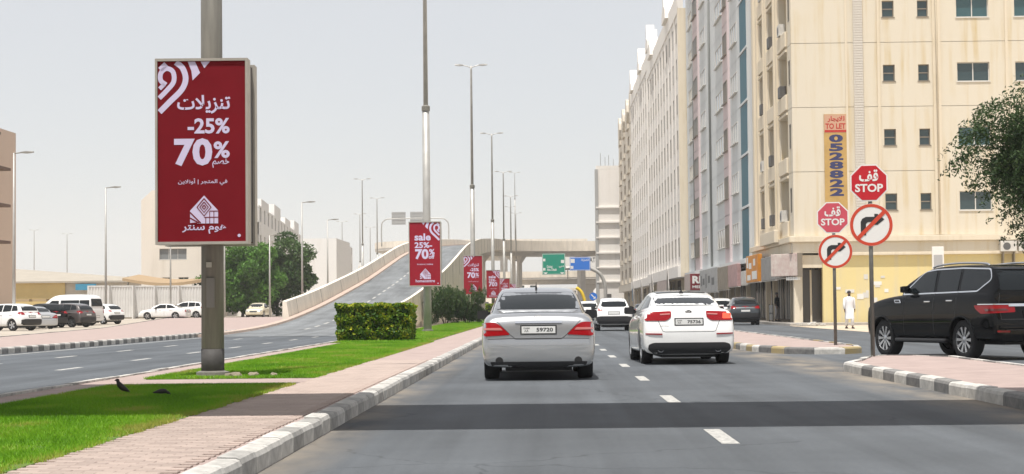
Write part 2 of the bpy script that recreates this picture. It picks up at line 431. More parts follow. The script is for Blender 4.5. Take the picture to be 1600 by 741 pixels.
# lawn on the median
M_LAWN = mat('lawn_soil', (.055, .13, .016), .95, var=.35, scale=3, bump=.6, bscale=60, col2=(.10, .15, .02))
lawn = tag(MB().box(-5.9, -3.4, -8, 24.2, .0, .152).box(-5.95, -3.4, 26.6, 54, 0, .152).box(-6.5, -3.5, 54, 300, 0, .152).build('lawn', M_LAWN), kind='structure')
def blades(name, regs, m, parent=None):
    Vs, T = [], []
    for (x0, x1, y0, y1, n, h, w, edge) in regs:
        p = np.empty((n, 3)); p[:, 0] = rng.uniform(x0, x1, n); p[:, 1] = rng.uniform(y0, y1, n); p[:, 2] = .148
        if edge: # ragged ends
            keep = (p[:, 0]+.05*np.sin(p[:, 1]*2.3)+.06*np.sin(p[:, 1]*5)+.05*np.sin(p[:, 1]*13)+rng.normal(0, .03, n)) < x1-.02
            dry = np.sin(p[:, 0]*3.1+p[:, 1]*.8)*np.sin(p[:, 1]*1.7-p[:, 0]*2)+.4*np.sin(p[:, 0]*9+p[:, 1]*6); keep &= ~((dry > 1.02) & (rng.random(n) < .6))
            p = p[keep]; n = len(p)
        a = rng.uniform(0, 2*np.pi, n); hh = h*rng.uniform(.5, 1.3, n); lean = rng.normal(0, .5, (n, 2))*hh[:, None]
        V = np.empty((n, 3, 3)); d = np.stack([np.cos(a), np.sin(a), 0*a], 1)*w/2
        V[:, 0] = p-d; V[:, 1] = p+d; V[:, 2] = p; V[:, 2, 0] += lean[:, 0]; V[:, 2, 1] += lean[:, 1]; V[:, 2, 2] += hh
        Vs.append(V)
        t = .5+.28*np.sin(p[:, 0]*2.1+1.3*np.sin(p[:, 1]*.7))*np.sin(p[:, 1]*.9+p[:, 0])+rng.normal(0, .16, n)
        t += np.clip(np.sin(p[:, 0]*3.1+p[:, 1]*.8)*np.sin(p[:, 1]*1.7-p[:, 0]*2)-.45, 0, 1)*.8+np.clip((p[:, 0]-(x1-.28))/.28, 0, 1)*.4     # drier along the paving
        T.append(t)
    V = np.concatenate(Vs); n = len(V); me = bpy.data.meshes.new(name)
    me.vertices.add(n*3); me.vertices.foreach_set('co', V.reshape(-1)); me.loops.add(n*3); me.loops.foreach_set('vertex_index', np.arange(n*3))
    me.polygons.add(n); me.polygons.foreach_set('loop_start', np.arange(n)*3); me.update(calc_edges=True)
    at = me.attributes.new('tint', 'FLOAT', 'POINT'); at.data.foreach_set('value', np.repeat(np.clip(np.concatenate(T), 0, 1), 3).astype(np.float32))
    return add(name, me, m, parent)
M_GRASS = leafmat('grass', [(.07, .18, .006), (.135, .32, .008), (.20, .41, .012), (.33, .34, .06)], .3)
tag(blades('grass', [(-5.92, -3.36, 10, 24.25, 230000, .034, .007, True), (-5.97, -3.36, 26.5, 54, 200000, .036, .011, True), (-6.4, -3.5, 54, 130, 120000, .05, .022, True)], M_GRASS),
    'short bright green grass on the median', 'grass', kind='stuff')

# ------------------------------------------------------------------ flyover: ramp, curve and crossing deck
prof_y = [78, 92, 103, 120, 150, 175, 186, 200, 230, 258, 300, 332, 365]
prof_z = [.0, .12, .45, 1.4, 3.5, 5.6, 6.55, 7.5, 9.0, 10.1, 11.7, 12.85, 13.9]
path = []
for yy in np.arange(78, 332, 4.): path.append((-11.85, yy, float(np.interp(yy, prof_y, prof_z)), 0.))
zs = [p[2] for p in path]
for _ in range(3): zs = [zs[0]]+[(zs[i-1]+zs[i]*2+zs[i+1])/4 for i in range(1, len(zs)-1)]+[zs[-1]]
path = [(p[0], p[1], z, 0.) for p, z in zip(path, zs)]
y0 = path[-1][1]; z0 = path[-1][2]; RR = 31.
for k in range(1, 13):
    a = R(90)*k/12; path.append((-11.85+RR*(1-math.cos(a)), y0+RR*math.sin(a), z0+.5*k/12, a))
for k in range(1, 12): path.append((-11.85+RR+k*9, y0+RR, z0+.5, R(90)))
def off(p, s, dz=0):            # point s metres to the right of the path
    return (p[0]+s*math.cos(p[3]), p[1]-s*math.sin(p[3]), p[2]+dz)
def halfw(p): return 3.35
fly = thing('flyover', 'concrete flyover ramp climbing from the slip road and curving over the main road', 'flyover')
mb = MB()
for a, b in zip(path[:-1], path[1:]):
    for s0, s1 in ((-3.3, 0), (0, 3.3)): mb.poly([off(a, s0, .01), off(a, s1, .01), off(b, s1, .01), off(b, s0, .01)])
mb.build('deck_surface', M_RAMP, fly)
for k in range(4, 80):
    i = k-1
    if i+1 < len(path):
        a, b = path[i], path[i+1]; am = [a[j]*.8+b[j]*.2 for j in range(4)]; bm_ = [a[j]*.3+b[j]*.7 for j in range(4)]
        MB().poly([off(am, -.43, .018), off(am, -.28, .018), off(bm_, -.28, .018), off(bm_, -.43, .018)]).build('lane_marking', M_LINE, fly)
def barrier(s, sign, start, zb=0.):
    rings = []
    for p in path[start:]:
        w = .42*sign
        rings.append([off(p, s, -.05), off(p, s+sign*.05, .35), off(p, s+sign*.16, 1.02), off(p, s+sign*.4, 1.05), off(p, s+sign*.42, -.9), off(p, s, -.9)])
    return MB().loft(rings)
barrier(3.32, 1, 2).build('parapet', M_CONCW, fly, smooth=True, sharp=30)
barrier(-3.32, -1, 7).build('parapet', M_CONCW, fly, smooth=True, sharp=30)
rings = []
for p in path: # footway stripe along the outer parapet
    rings.append([off(p, -3.3, .12), off(p, -2.85, .12), off(p, -2.8, -.1), off(p, -3.3, -.1)])
MB().loft(rings).build('edge_kerb', mat('kerb_pinkish', (.46, .36, .30), .9, var=.2, scale=2), fly)
for i, p in enumerate(path[8:]):
    if i % 3 == 0:
        for sgn in (-1, 1):
            pts_ = [off(p, sgn*3.30, .0), off(p, sgn*3.36, .36), off(p, sgn*3.47, 1.03), off(p, sgn*3.73, 1.062), off(p, sgn*3.75, -.85)]
            MB().tube(pts_, .011, 4).build('expansion_joint', mat('joint_grey', (.28, .26, .23), .9), fly)
# deck slab / retaining walls
ret = [p for p in path if p[2] < 7.6 and p[3] == 0]; el = [p for p in path if not (p[2] < 7.2 and p[3] == 0)]
for s, nm in ((3.62, 1), (-3.62, -1)):
    for a, b in zip(ret[:-1], ret[1:]):       # cast wall panels, one by one, with open joints
        g = .02; s0 = s; s1 = s-nm*.4
        if a[2] < .25: continue
        q = MB(); ya, yb = a[1]+g, b[1]-g
        q.loft([[(-11.85+s0, ya, -.1), (-11.85+s0, yb, -.1), (-11.85+s1, yb, -.1), (-11.85+s1, ya, -.1)],
                [(-11.85+s0, ya, a[2]-.75), (-11.85+s0, yb, b[2]-.75), (-11.85+s1, yb, b[2]-.75), (-11.85+s1, ya, a[2]-.75)]])
        if b[2] > .9: q.build('wall_panel', M_CONCW, fly)
rings = []
for p in el:
    rings.append([off(p, -3.5, -.04), off(p, 3.5, -.04), off(p, 3.5, -.9), off(p, 1.9, -1.15), off(p, 1.7, -1.9), off(p, -1.7, -1.9), off(p, -1.9, -1.15), off(p, -3.5, -.9)])
MB().loft(rings).build('box_girder', M_CONC, fly)
for p in (el[5], el[11], el[17], el[23], el[29], el[33], el[38], el[42], el[47]):
    if 25 > p[0] > -8 and p[3] > 1.5 and False: continue
    if -3.5 < p[0] < 6.5: continue
    z1 = p[2]-1.85
    MB().box(-.9, .9, -.55, .55, -.1, z1-1.2, .08).loft([[(-.9, -.55, z1-1.3), (.9, -.55, z1-1.3), (.9, .55, z1-1.3), (-.9, .55, z1-1.3)], [(-1.9, -.7, z1), (1.9, -.7, z1), (1.9, .7, z1), (-1.9, .7, z1)]]).build('pier', M_CONC, fly, (p[0], p[1], 0), rz=-p[3])
def viaduct(label, pts, hw, depth, par, piers, group=None):
    t = thing('viaduct', label, 'viaduct', group=group)
    P = [Vector(p) for p in pts]; rs, r1, r2 = [], [], []
    for i, p in enumerate(P):
        d = (P[min(i+1, len(P)-1)]-P[max(0, i-1)]); d.z = 0; d.normalize(); r = Vector((d.y, -d.x, 0))
        z = Vector((0, 0, 1))
        rs.append([p+r*-hw, p+r*hw, p+r*hw-z*depth*.45, p+r*hw*.55-z*depth*.6, p+r*hw*.45-z*depth, p-r*hw*.45-z*depth, p-r*hw*.55-z*depth*.6, p-r*hw-z*depth*.45])
        for rr, s in ((r1, 1), (r2, -1)): rr.append([p+r*s*(hw-.25)+z*.003, p+r*s*(hw+.06)-z*.5, p+r*s*(hw+.06)+z*par, p+r*s*(hw-.2)+z*par])
    MB().loft(rs).build('box_girder', M_CONC, t); MB().loft(r1).build('parapet', M_CONCW, t); MB().loft(r2).build('parapet', M_CONCW, t)
    for (x, y, z) in piers: MB().box(-.8, .8, -.6, .6, -.1, z-1.3, .08).loft([[(-.8, -.6, z-1.4), (.8, -.6, z-1.4), (.8, .6, z-1.4), (-.8, .6, z-1.4)], [(-2, -.8, z), (2, -.8, z), (2, .8, z), (-2, .8, z)]]).build('pier', M_CONC, t, (x, y, 0))
    return t
viaduct('lower grey viaduct crossing the main road behind the flyover deck', [(-40, 380, 7.9), (0, 380, 7.9), (60, 380, 7.9), (120, 382, 7.9)], 4, 1.9, .8, [(9.4, 380, 6.0), (-17, 380, 6.0), (34, 380, 6.0), (58, 380, 6.0)])
viaduct('curved viaduct end rising behind the ramp with sign gantry on it', curve([(9, 396, 15.2), (-11, 394, 15.2), (-26, 395, 15.2), (-33.5, 401, 15.2), (-35, 413, 15.2), (-29, 430, 15.2), (-11, 445, 15.2)], 5), 3.4, 2.3, .9, [(-29, 396.5, 13), (-9, 394, 13), (-20, 439, 13)])
# ------------------------------------------------------------------ lamp posts on the median and their sale boards
def lamp_head(mb, x, s, z, L=.62):
    mb.loft([[(x, -.07, z), (x, .07, z), (x, .07, z+.06), (x, -.07, z+.06)], [(x+s*L*.45, -.15, z-.03), (x+s*L*.45, .15, z-.03), (x+s*L*.45, .13, z+.10), (x+s*L*.45, -.13, z+.10)],
             [(x+s*L, -.1, z+.02), (x+s*L, .1, z+.02), (x+s*L, .07, z+.09), (x+s*L, -.07, z+.09)]])
def double_lamp(loc, label, H=18.5, r0=.17, group=None, near=False):
    t = thing('lamp_post', label, 'lamp post', loc, 0, group)
    MB().tube([(0, 0, 0), (0, 0, 4.5), (0, 0, 9.75)], [r0*1.03, r0*.98, r0*.93], 12).build('lower_pole', M_POLE if near else M_POLEL, t, smooth=True)
    MB().tube([(0, 0, 9.7), (0, 0, H-.4), (0, 0, H-.1)], [r0*.63, r0*.42, r0*.36], 10).build('upper_pole', M_POLEL, t, smooth=True)
    MB().lathe([(r0*1.06, 9.6), (r0*1.06, 9.8), (r0*.7, 9.85)], 12).build('collar', M_POLE, t)
    for s in (-1, 1):
        q = MB().tube([(0, 0, H-.25), (s*.3, 0, H-.12), (s*.62, 0, H-.05)], .035, 6); lamp_head(q, s*.55, s, H-.08); q.build('lamp_arm', M_POLEL, t)
    MB().lathe([(r0*1.5, -.02), (r0*1.5, .07), (r0*1.1, .09)], 10).build('base_plate', M_POLE, t)
    return t
def ar(*codes): return ''.join(chr(c) if isinstance(c, int) else c for c in codes)
AR_SALE = ar(0xFE95, 0xFEFC, 0xFEF3, 0xFEB0, 0xFEE8, 0xFE97)
AR_OFF = ar(0xFEE2, 0xFEBC, 0xFEA7)
AR_STORE = ar(0xFEE6, 0xFEF3, 0xFEFC, 0xFEE7, 0xFEED, 0xFE83, ' | ', 0xFEAE, 0xFEA0, 0xFE98, 0xFEE4, 0xFEDF, 0xFE8D, ' ', 0xFEF2, 0xFED3)
AR_NAME = ar(0xFEAE, 0xFE98, 0xFEE8, 0xFEB3, ' ', 0xFEE1, 0xFEEE, 0xFEEB)
AR_STOP = ar(0xFED2, 0xFED7)
AR_LET = ar(0xFEAD, 0xFE8E, 0xFEA0, 0xFEF3, 0xFEFC, 0xFEDF)
BW, BH = 1.39, 2.80
def corner_mark(mb, y, flip):
    f = lambda pts: [((-1 if flip else 1)*((p[0]-35)/590-.5)*BW*.96, (.5-(p[1]-45)/1190)*BH*.97) for p in pts]
    ribbon(mb, f(curve([(52, 380), (120, 312), (200, 232), (226, 160), (205, 90), (160, 52)], 5)), .085, y)
    ribbon(mb, f(curve([(50, 288), (100, 238), (146, 180), (142, 115), (100, 92), (62, 120), (60, 170), (95, 200)], 5)), .072, y)
    ribbon(mb, f([(56, 100), (96, 62)]), .08, y)
    ribbon(mb, f([(52, 226), (84, 196)]), .06, y)
    flat(mb, f([(240, 47), (288, 47), (322, 122), (272, 172), (264, 110)]), y)
    flat(mb, f([(325, 47), (388, 47), (350, 92)]), y)
def emblem(t, cx, cz, w, y, red):
    h = w; P = lambda a, b: (cx+a*w/2, cz+b*h); mb = MB()
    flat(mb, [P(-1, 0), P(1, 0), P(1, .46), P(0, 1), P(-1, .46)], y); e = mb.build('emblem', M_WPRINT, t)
    mb = MB(); y2 = y-.003       # incised pattern: nested diamonds, slanting bars, small panes
    for rr, k in ((.50, .045), (.30, .04), (.12, .05)):
        c = .58; o = [P(0, c+rr*.62), P(rr, c), P(0, c-rr*.62), P(-rr, c), P(0, c+rr*.62)]; ribbon(mb, o, w*k*.9, y2)
    for a in (.0, .2, .40): ribbon(mb, [P(-1.0, .40-a), P(-.25-a*.6, .0+.02)], w*.045, y2)
    for q in (.22, .44): ribbon(mb, [P(.0 if q < .3 else .42, q), P(1, q)], w*.03, y2)
    for q in (.12, .40, .70): ribbon(mb, [P(q, 0), P(q, .22 if q < .3 else .44)], w*.025, y2)
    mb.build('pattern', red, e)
def sale_board(loc, arabic, label, group=None):
    t = thing('sale_board', label, 'billboard', loc, R(1.5), group)
    M_BODY = M_ALU
    for nm, y0, y1 in (('front_case', -.55, -.24), ('back_case', .24, .50)):
        fr = MB()
        for a in ((-BW/2, -BW/2+.035, -BH/2, BH/2), (BW/2-.035, BW/2, -BH/2, BH/2), (-BW/2+.0352, BW/2-.0352, -BH/2, -BH/2+.04), (-BW/2+.0352, BW/2-.0352, BH/2-.04, BH/2)): fr.box(a[0], a[1], y0-.012, y1, a[2], a[3])
        c = fr.build(nm, M_BODY, t)
        MB().box(-BW/2+.036, BW/2-.036, y0+.012, y1-.01, -BH/2+.041, BH/2-.041).build('face', M_SIGNSHADED if loc[1] < 40 else M_SIGNRED, c)
    box('connecting_rail', M_SEAM, t, -BW/2+.05, BW/2-.05, -.24, .24, -BH/2+.1, -BH/2+.16); box('connecting_rail', M_SEAM, t, -BW/2+.05, BW/2-.05, -.24, .24, BH/2-.16, BH/2-.1)
    box('side_cover', mat('board_gap', (.13, .125, .12), .6), t, BW/2-.10, BW/2-.04, -.238, .238, -BH/2+.05, BH/2-.05)
    y = -.55+.012-.004; red = M_SIGNSHADED if loc[1] < 40 else M_SIGNRED
    u = lambda p: ((p/143)-.5)*BW            # photo pixels across the largest board
    v = lambda p: (.5-(p/288))*BH
    def part(nm, *words):
        mb = MB()
        for w in words: text_box(mb, w[0], u(w[1]), u(w[2]), v(w[3]), v(w[4]), y, w[5])
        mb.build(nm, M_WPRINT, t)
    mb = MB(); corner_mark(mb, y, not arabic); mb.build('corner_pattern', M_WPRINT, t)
    if arabic:
        part('headline', (AR_SALE, 34, 116, 86, 57, .022)); part('percentage', ('-25%', 50, 115, 117, 93, .03))
        part('percentage', ('70', 29, 88, 167, 124, .04)); part('percent_sign', ('%', 90, 115, 155, 129, .03))
        part('small_print', (AR_OFF, 88, 114, 170, 156, .012)); part('small_print', (AR_STORE, 35, 111, 197, 186, .012))
        emblem(t, u(75), v(256), .42, y, red); part('shop_name', (AR_NAME, 41, 109, 272, 258, .02))
    else:
        part('headline', ('sale', 26, 98, 85, 53, .03)); part('percentage', ('25%-', 26, 104, 118, 92, .03))
        part('percentage', ('70', 28, 88, 168, 122, .04)); part('percent_sign', ('%', 90, 115, 148, 123, .03))
        part('small_print', ('off', 88, 114, 166, 148, .03)); part('small_print', ('in-store | online', 37, 107, 195, 186, .012))
        emblem(t, u(73), v(256), .46, y, red); part('shop_name', ('homecentre', 30, 115, 270, 257, .018))
    mb = MB(); flat(mb, [(u(129)+.025*math.cos(a), v(275)+.025*math.sin(a)) for a in [k*math.pi/5 for k in range(10)]], y); mb.build('round_mark', M_WPRINT, t)
    return t
D0, DS = 27.3, 50.4
labs = ['thick grey double-armed lamp post standing beside the two dark birds', 'tall double-armed lamp post between clipped hedge and oleander bushes']
blab = ['red Arabic sale board on the lamp post beside the two birds', 'red English sale board on the lamp post behind the clipped hedge',
        'red Arabic sale board just beyond the oleander bushes', 'red English sale board next after the oleander bushes and Arabic board']
for k in range(7):
    d = D0+DS*k; X = -5.08-.03*k
    double_lamp((X, d, .15), labs[k] if k < 2 else 'pale double-armed lamp post in the row beyond the oleander bushes', near=(k == 0), group='double-armed lamp posts along the median')
    if k < 7:
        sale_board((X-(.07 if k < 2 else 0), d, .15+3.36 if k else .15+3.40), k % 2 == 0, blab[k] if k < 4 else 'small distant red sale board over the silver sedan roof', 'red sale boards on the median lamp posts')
box('pole_slab', M_CONC, None, -5.55, -4.55, 26.85, 27.75, .05, .158); bpy.data.objects['pole_slab']['kind'] = 'structure'
lp0 = [o for o in bpy.data.objects if o.name == 'lamp_post'][0]
MB().tube([(0, 0, .012), (0, 0, .42)], [.1785, .178], 12).build('painted_foot', mat('dark_paint', (.055, .052, .05), .7, var=.3, scale=6), lp0, smooth=True)
box('hatch_door', mat('hatch', (.22, .21, .19), .6), lp0, -.06, .06, -.186, -.15, 1.05, 1.5)
box('sticker', mat('sticker', (.5, .48, .42), .7), lp0, -.06, .02, -.187, -.15, 1.66, 1.74)
for q, (x, y, s) in enumerate(((-4.70, 27.0, .08), (-4.42, 27.1, .07), (-4.12, 27.1, .055))):
    b = bmesh.new(); bmesh.ops.create_icosphere(b, subdivisions=2, radius=1)
    for v in b.verts: v.co = Vector((v.co.x*s*1.7, v.co.y*s, v.co.z*s*.7))*(1+.25*math.sin(v.co.x*5+q)*math.cos(v.co.y*4+q*2))
    o = MB().bm(b).build('stone', mat('field_stone', (.27, .23, .17), .9, var=.3, scale=9, rnd=.2), None, (x, y, .17), rz=q); tag(o, 'flat pale stone lying at the foot of the thick lamp post', 'stone', 'stones around the lamp post foot')

# ------------------------------------------------------------------ stop and no-turn signs
M_STOP = mat('stop_red', (.50, .008, .018), .4); M_STOPF = mat('stop_faded', (.58, .075, .11), .5, var=.1, scale=4)
M_SW = mat('sign_white', (.76, .75, .72), .45); M_SBACK = mat('sign_back', (.42, .42, .41), .5, .6)
M_RING = mat('ring_red', (.56, .055, .022), .45); M_SPOLE = mat('sign_pole', (.17, .165, .15), .5, .4, var=.2, scale=4)
def ngon(n, r, a0=0): return [(r*math.cos(a0+2*math.pi*k/n), r*math.sin(a0+2*math.pi*k/n)) for k in range(n)]
def traffic_sign(loc, rz, stop_z, ring_z, so_, ro_, sr, rr, red, label, lean=0.):
    t = thing('traffic_sign', label, 'road sign', loc, rz); t.rotation_euler = (0, lean, rz)
    MB().tube([(0, 0, -.05), (0, 0, stop_z+.25)], .042, 10).build('post', M_SPOLE, t, smooth=True)
    y = -.055
    p = MB().prism(ngon(8, sr, math.pi/8), lambda p: (p[0]+so_, y, p[1]+stop_z), lambda p: (p[0]+so_, y+.012, p[1]+stop_z)).build('stop_plate', M_SW, t)
    MB().prism(ngon(8, sr*.925, math.pi/8), lambda p: (p[0]+so_, y-.004, p[1]+stop_z), lambda p: (p[0]+so_, y-.001, p[1]+stop_z)).build('red_field', red, p)
    mb = MB(); text_box(mb, AR_STOP, so_-sr*.48, so_+sr*.46, stop_z+sr*.07, stop_z+sr*.66, y-.007, .03); mb.build('arabic_word', M_SW, p)
    mb = MB(); text_box(mb, 'STOP', so_-sr*.69, so_+sr*.69, stop_z-sr*.46, stop_z-sr*.05, y-.007, .03)
    mb.build('lettering', M_SW, p)
    q = MB().prism(ngon(32, rr), lambda p: (p[0]+ro_, y, p[1]+ring_z), lambda p: (p[0]+ro_, y+.012, p[1]+ring_z)).build('no_turn_plate', M_SW, t)
    a, b = ngon(40, rr*.985), ngon(40, rr*.84); mb = MB()
    for i in range(40): flat(mb, [(p[0]+ro_, p[1]+ring_z) for p in (a[i], a[(i+1) % 40], b[(i+1) % 40], b[i])], y-.004)
    mb.build('red_ring', M_RING, q)
    mb = MB(); s = rr/.41
    f = lambda pts: [(ro_+x*s, ring_z+z*s) for x, z in pts]
    flat(mb, f([(-.20, -.20), (-.10, -.20), (-.10, .02), (-.06, .055), (.06, .055), (.06, .155), (-.10, .155), (-.17, .12), (-.20, .06)]), y-.005)
    flat(mb, f([(.06, .21), (.12, .21), (.25, .105), (.12, 0), (.06, 0)]), y-.005)
    mb.build('arrow', M_INK, q)
    mb = MB(); ribbon(mb, f([(-.245, -.245), (.245, .245)]), .075*s, y-.008); mb.build('red_bar', M_RING, q)
    return t
traffic_sign((6.28, 34.6, .14), R(-6), 3.34, 2.53, -.02, .01, .385, .41, M_STOP, 'bright red stop sign over no-right-turn sign beside the black SUV')
traffic_sign((7.18, 44.6, .14), R(-6), 3.16, 2.32, -.02, .03, .42, .42, M_STOPF, 'faded pink stop sign over no-right-turn sign near the yellow-painted kerb')

# ------------------------------------------------------------------ overhead direction signs
M_GREEN = mat('sign_green', (.0, .26, .17), .5); M_BLUE = mat('sign_blue', (.02, .17, .62), .5)
g = thing('sign_gantry', 'grey curved-arm gantry carrying green and blue direction signs', 'gantry', (0, 252, 0))
GX = px(946, 252)
MB().tube(curve([(GX, 0, 0), (GX, 0, 2.6), (GX-.05, 0, 4.2), (GX-.6, 0, 5.6), (GX-1.6, 0, 6.35), (GX-3, 0, 6.6), (.2, 0, 6.6)], 4), .26, 12).build('mast_arm', M_POLEL, g, smooth=True)
def panel_sign(nm, m, x0, x1, y0, y1, lines, arrows, small=()):
    X0, X1, Z0, Z1 = px(x0, 252), px(x1, 252), pz(870, y1, 252), pz(870, y0, 252)
    p = MB().box(X0, X1, -.42, -.34, Z0, Z1, .03).build(nm, m, g)
    mb = MB(); y = -.424; w, h = X1-X0, Z1-Z0
    b = .05
    for a in ((X0+b, X1-b, Z0+b, Z0+b+.05), (X0+b, X1-b, Z1-b-.05, Z1-b), (X0+b, X0+b+.05, Z0+b+.051, Z1-b-.051), (X1-b-.05, X1-b, Z0+b+.051, Z1-b-.051)): flat(mb, [(a[0], a[2]), (a[1], a[2]), (a[1], a[3]), (a[0], a[3])], y)
    for s, u0, u1, v0, v1 in lines: text_box(mb, s, X0+w*u0, X0+w*u1, Z0+h*v0, Z0+h*v1, y, .02)
    for u in arrows: flat(mb, [(X0+w*u-.3, Z0+h*.11), (X0+w*u+.3, Z0+h*.11), (X0+w*u+.05, Z0+h*.02), (X0+w*u-.05, Z0+h*.02)], y)
    for (u, v, s) in small: flat(mb, [(X0+w*u-s, Z0+h*v-s), (X0+w*u+s, Z0+h*v-s), (X0+w*u+s, Z0+h*v+s), (X0+w*u-s, Z0+h*v+s)], y)
    mb.build('lettering', M_SW, p)
panel_sign('green_panel', M_GREEN, 848, 884, 396, 429, (('Dubai', .2, .44, .32, .44), ('Abu Dhabi', .2, .62, .18, .3), (ar(0xFEF2, 0xFE91, 0xFEA9), .72, .94, .32, .44)), (.14, .86), ((.08, .7, .18), (.08, .26, .18), (.88, .62, .22)))
panel_sign('blue_panel', M_BLUE, 891, 923, 402, 423, ((ar(0xFE94, 0xFED7, 0xFEAD, 0xFE8E, 0xFEB8, 0xFEDF, 0xFE8D), .55, .92, .66, .88),), (), ((.14, .72, .28), (.1, .24, .2)))
# sign gantry seen from behind on the viaduct
g = thing('sign_gantry', 'arched gantry with two blank grey sign backs up on the viaduct', 'gantry', (0, 396, 0))
xa, xb = px(597, 396), px(702, 396); zt = pz(650, 341, 396)
MB().tube(curve([(xa, 0, 15), (xa, 0, zt-1.6), (xa+.5, 0, zt-.5), (xa+1.8, 0, zt), ((xa+xb)/2, 0, zt+.05), (xb-1.8, 0, zt), (xb-.5, 0, zt-.5), (xb, 0, zt-1.6), (xb, 0, 15)], 4), .14, 8).build('arch', M_POLEL, g, smooth=True)
for a, b in ((613, 635), (642, 664)):
    A, B = px(a, 396), px(b, 396)
    p = MB().box(A, B, -.1, .0, zt-1.3, zt+1.5).build('sign_back', M_SBACK, g)
    for k in range(4): box('stiffener', M_SBACK, p, A+.05, B-.05, -.16, -.1, zt-1.1+k*.75, zt-1.02+k*.75)
# banner on the lower viaduct's far side
b = thing('advertising_hoarding', 'white hoarding with dark capital letters between the two decks', 'hoarding', (0, 374.5, 0))
x0, x1, z0, z1 = px(884, 374), px(950, 374), pz(920, 421, 374), pz(920, 400, 374)
MB().box(x0, x1, -.1, .1, z0, z1).build('board', M_SW, b)
mb = MB(); text_box(mb, 'NATIONAL', px(917, 374), px(952, 374), pz(920, 410, 374), pz(920, 402, 374), -.105, .02); mb.build('lettering', M_INK, b)
for x in (x0+.5, x1-.5): box('post', M_POLE, b, x-.1, x+.1, .1, .3, 7.0, z1-.3)
# blue keep-right disc and yellow bollard arch far down the road
t = thing('traffic_sign', 'small blue round sign with white arrow by the white hatchback', 'road sign', (px(927, 190), 190, 0))
MB().tube([(0, 0, 0), (0, 0, 2.7)], .04, 8).build('post', M_SPOLE, t)
z = pz(927, 463, 190); d_ = MB().prism(ngon(20, .42), lambda p: (p[0], -.07, p[1]+z), lambda p: (p[0], -.05, p[1]+z)).build('disc', M_BLUE, t)
mb = MB(); ribbon(mb, [(-.22, z+.22), (.2, z-.2)], .1, -.074); flat(mb, [(.24, z-.24), (-.02, z-.24), (.24, z+.02)], -.075); mb.build('arrow', M_SW, d_)
t = thing('hazard_marker', 'yellow curved hazard marker rising past the silver sedan roof', 'marker', (px(907, 240), 240, 0))
MB().tube(curve([(.75, 0, 0), (.72, 0, .9), (.5, 0, 2.2), (.1, 0, 3.2), (-.55, 0, 3.75)], 4), [.22]*17, 8).build('arch', mat('marker_yellow', (.75, .52, .02), .5), t, smooth=True)

# ------------------------------------------------------------------ single-arm and far double lamps on the other side
def small_lamp(x, ytop, d, H, label, side=1, grp='slim street lamps beyond the slip road', base=0):
    X = px(x, d); t = thing('lamp_post', label, 'lamp post', (X, d, base), 0, grp)
    MB().tube([(0, 0, -.1), (0, 0, H)], [.11, .055], 8).build('pole', M_POLEL, t, smooth=True)
    q = MB().tube([(0, 0, H-.02), (side*.5, 0, H+.03)], .04, 6); lamp_head(q, side*.4, side, H, .8); q.build('lamp_arm', M_POLE, t)
    return t
for x, yt, d, lab in ((18, 232, 108, 'slim single-arm street lamp beside the tan apartment block'), (163, 288, 140, 'slim single-arm street lamp behind the white minibus'),
                      (472, 312, 160, 'slim single-arm street lamp at the foot of the ramp past the trees'), (512, 340, 190, 'slim single-arm street lamp against the white block end'),
                      (265, 330, 172, 'slim single-arm street lamp in front of the beige building'), (350, 330, 178, 'slim single-arm street lamp beside the leafy trees and thick lamp post'), (421, 364, 170, 'short street lamp standing against the leafy trees')):
    small_lamp(x, yt, d, pz(x, yt, d)-.2, lab)
for x, yt, d in ((567, 278, 236), (590, 308, 275), (563, 333, 320), (579, 354, 370), (535, 345, 345), (50, 358, 400), (102, 364, 390)):
    double_lamp((px(x, d), d, 0), 'distant double-armed lamp post behind the flyover ramp' if x > 500 else 'faint double-armed lamp mast behind the warehouse roof', pz(x, yt, d), .15, 'distant lamp posts')
double_lamp((px(806, 362), 364.6, 13.6), 'double-armed lamp post standing up on the flyover deck', pz(806, 268, 364)-13.6, .12, 'distant lamp posts')
double_lamp((px(799, 350), 350, 0), 'distant double-armed lamp post just before the flyover deck', pz(799, 322, 350), .14, 'distant lamp posts')

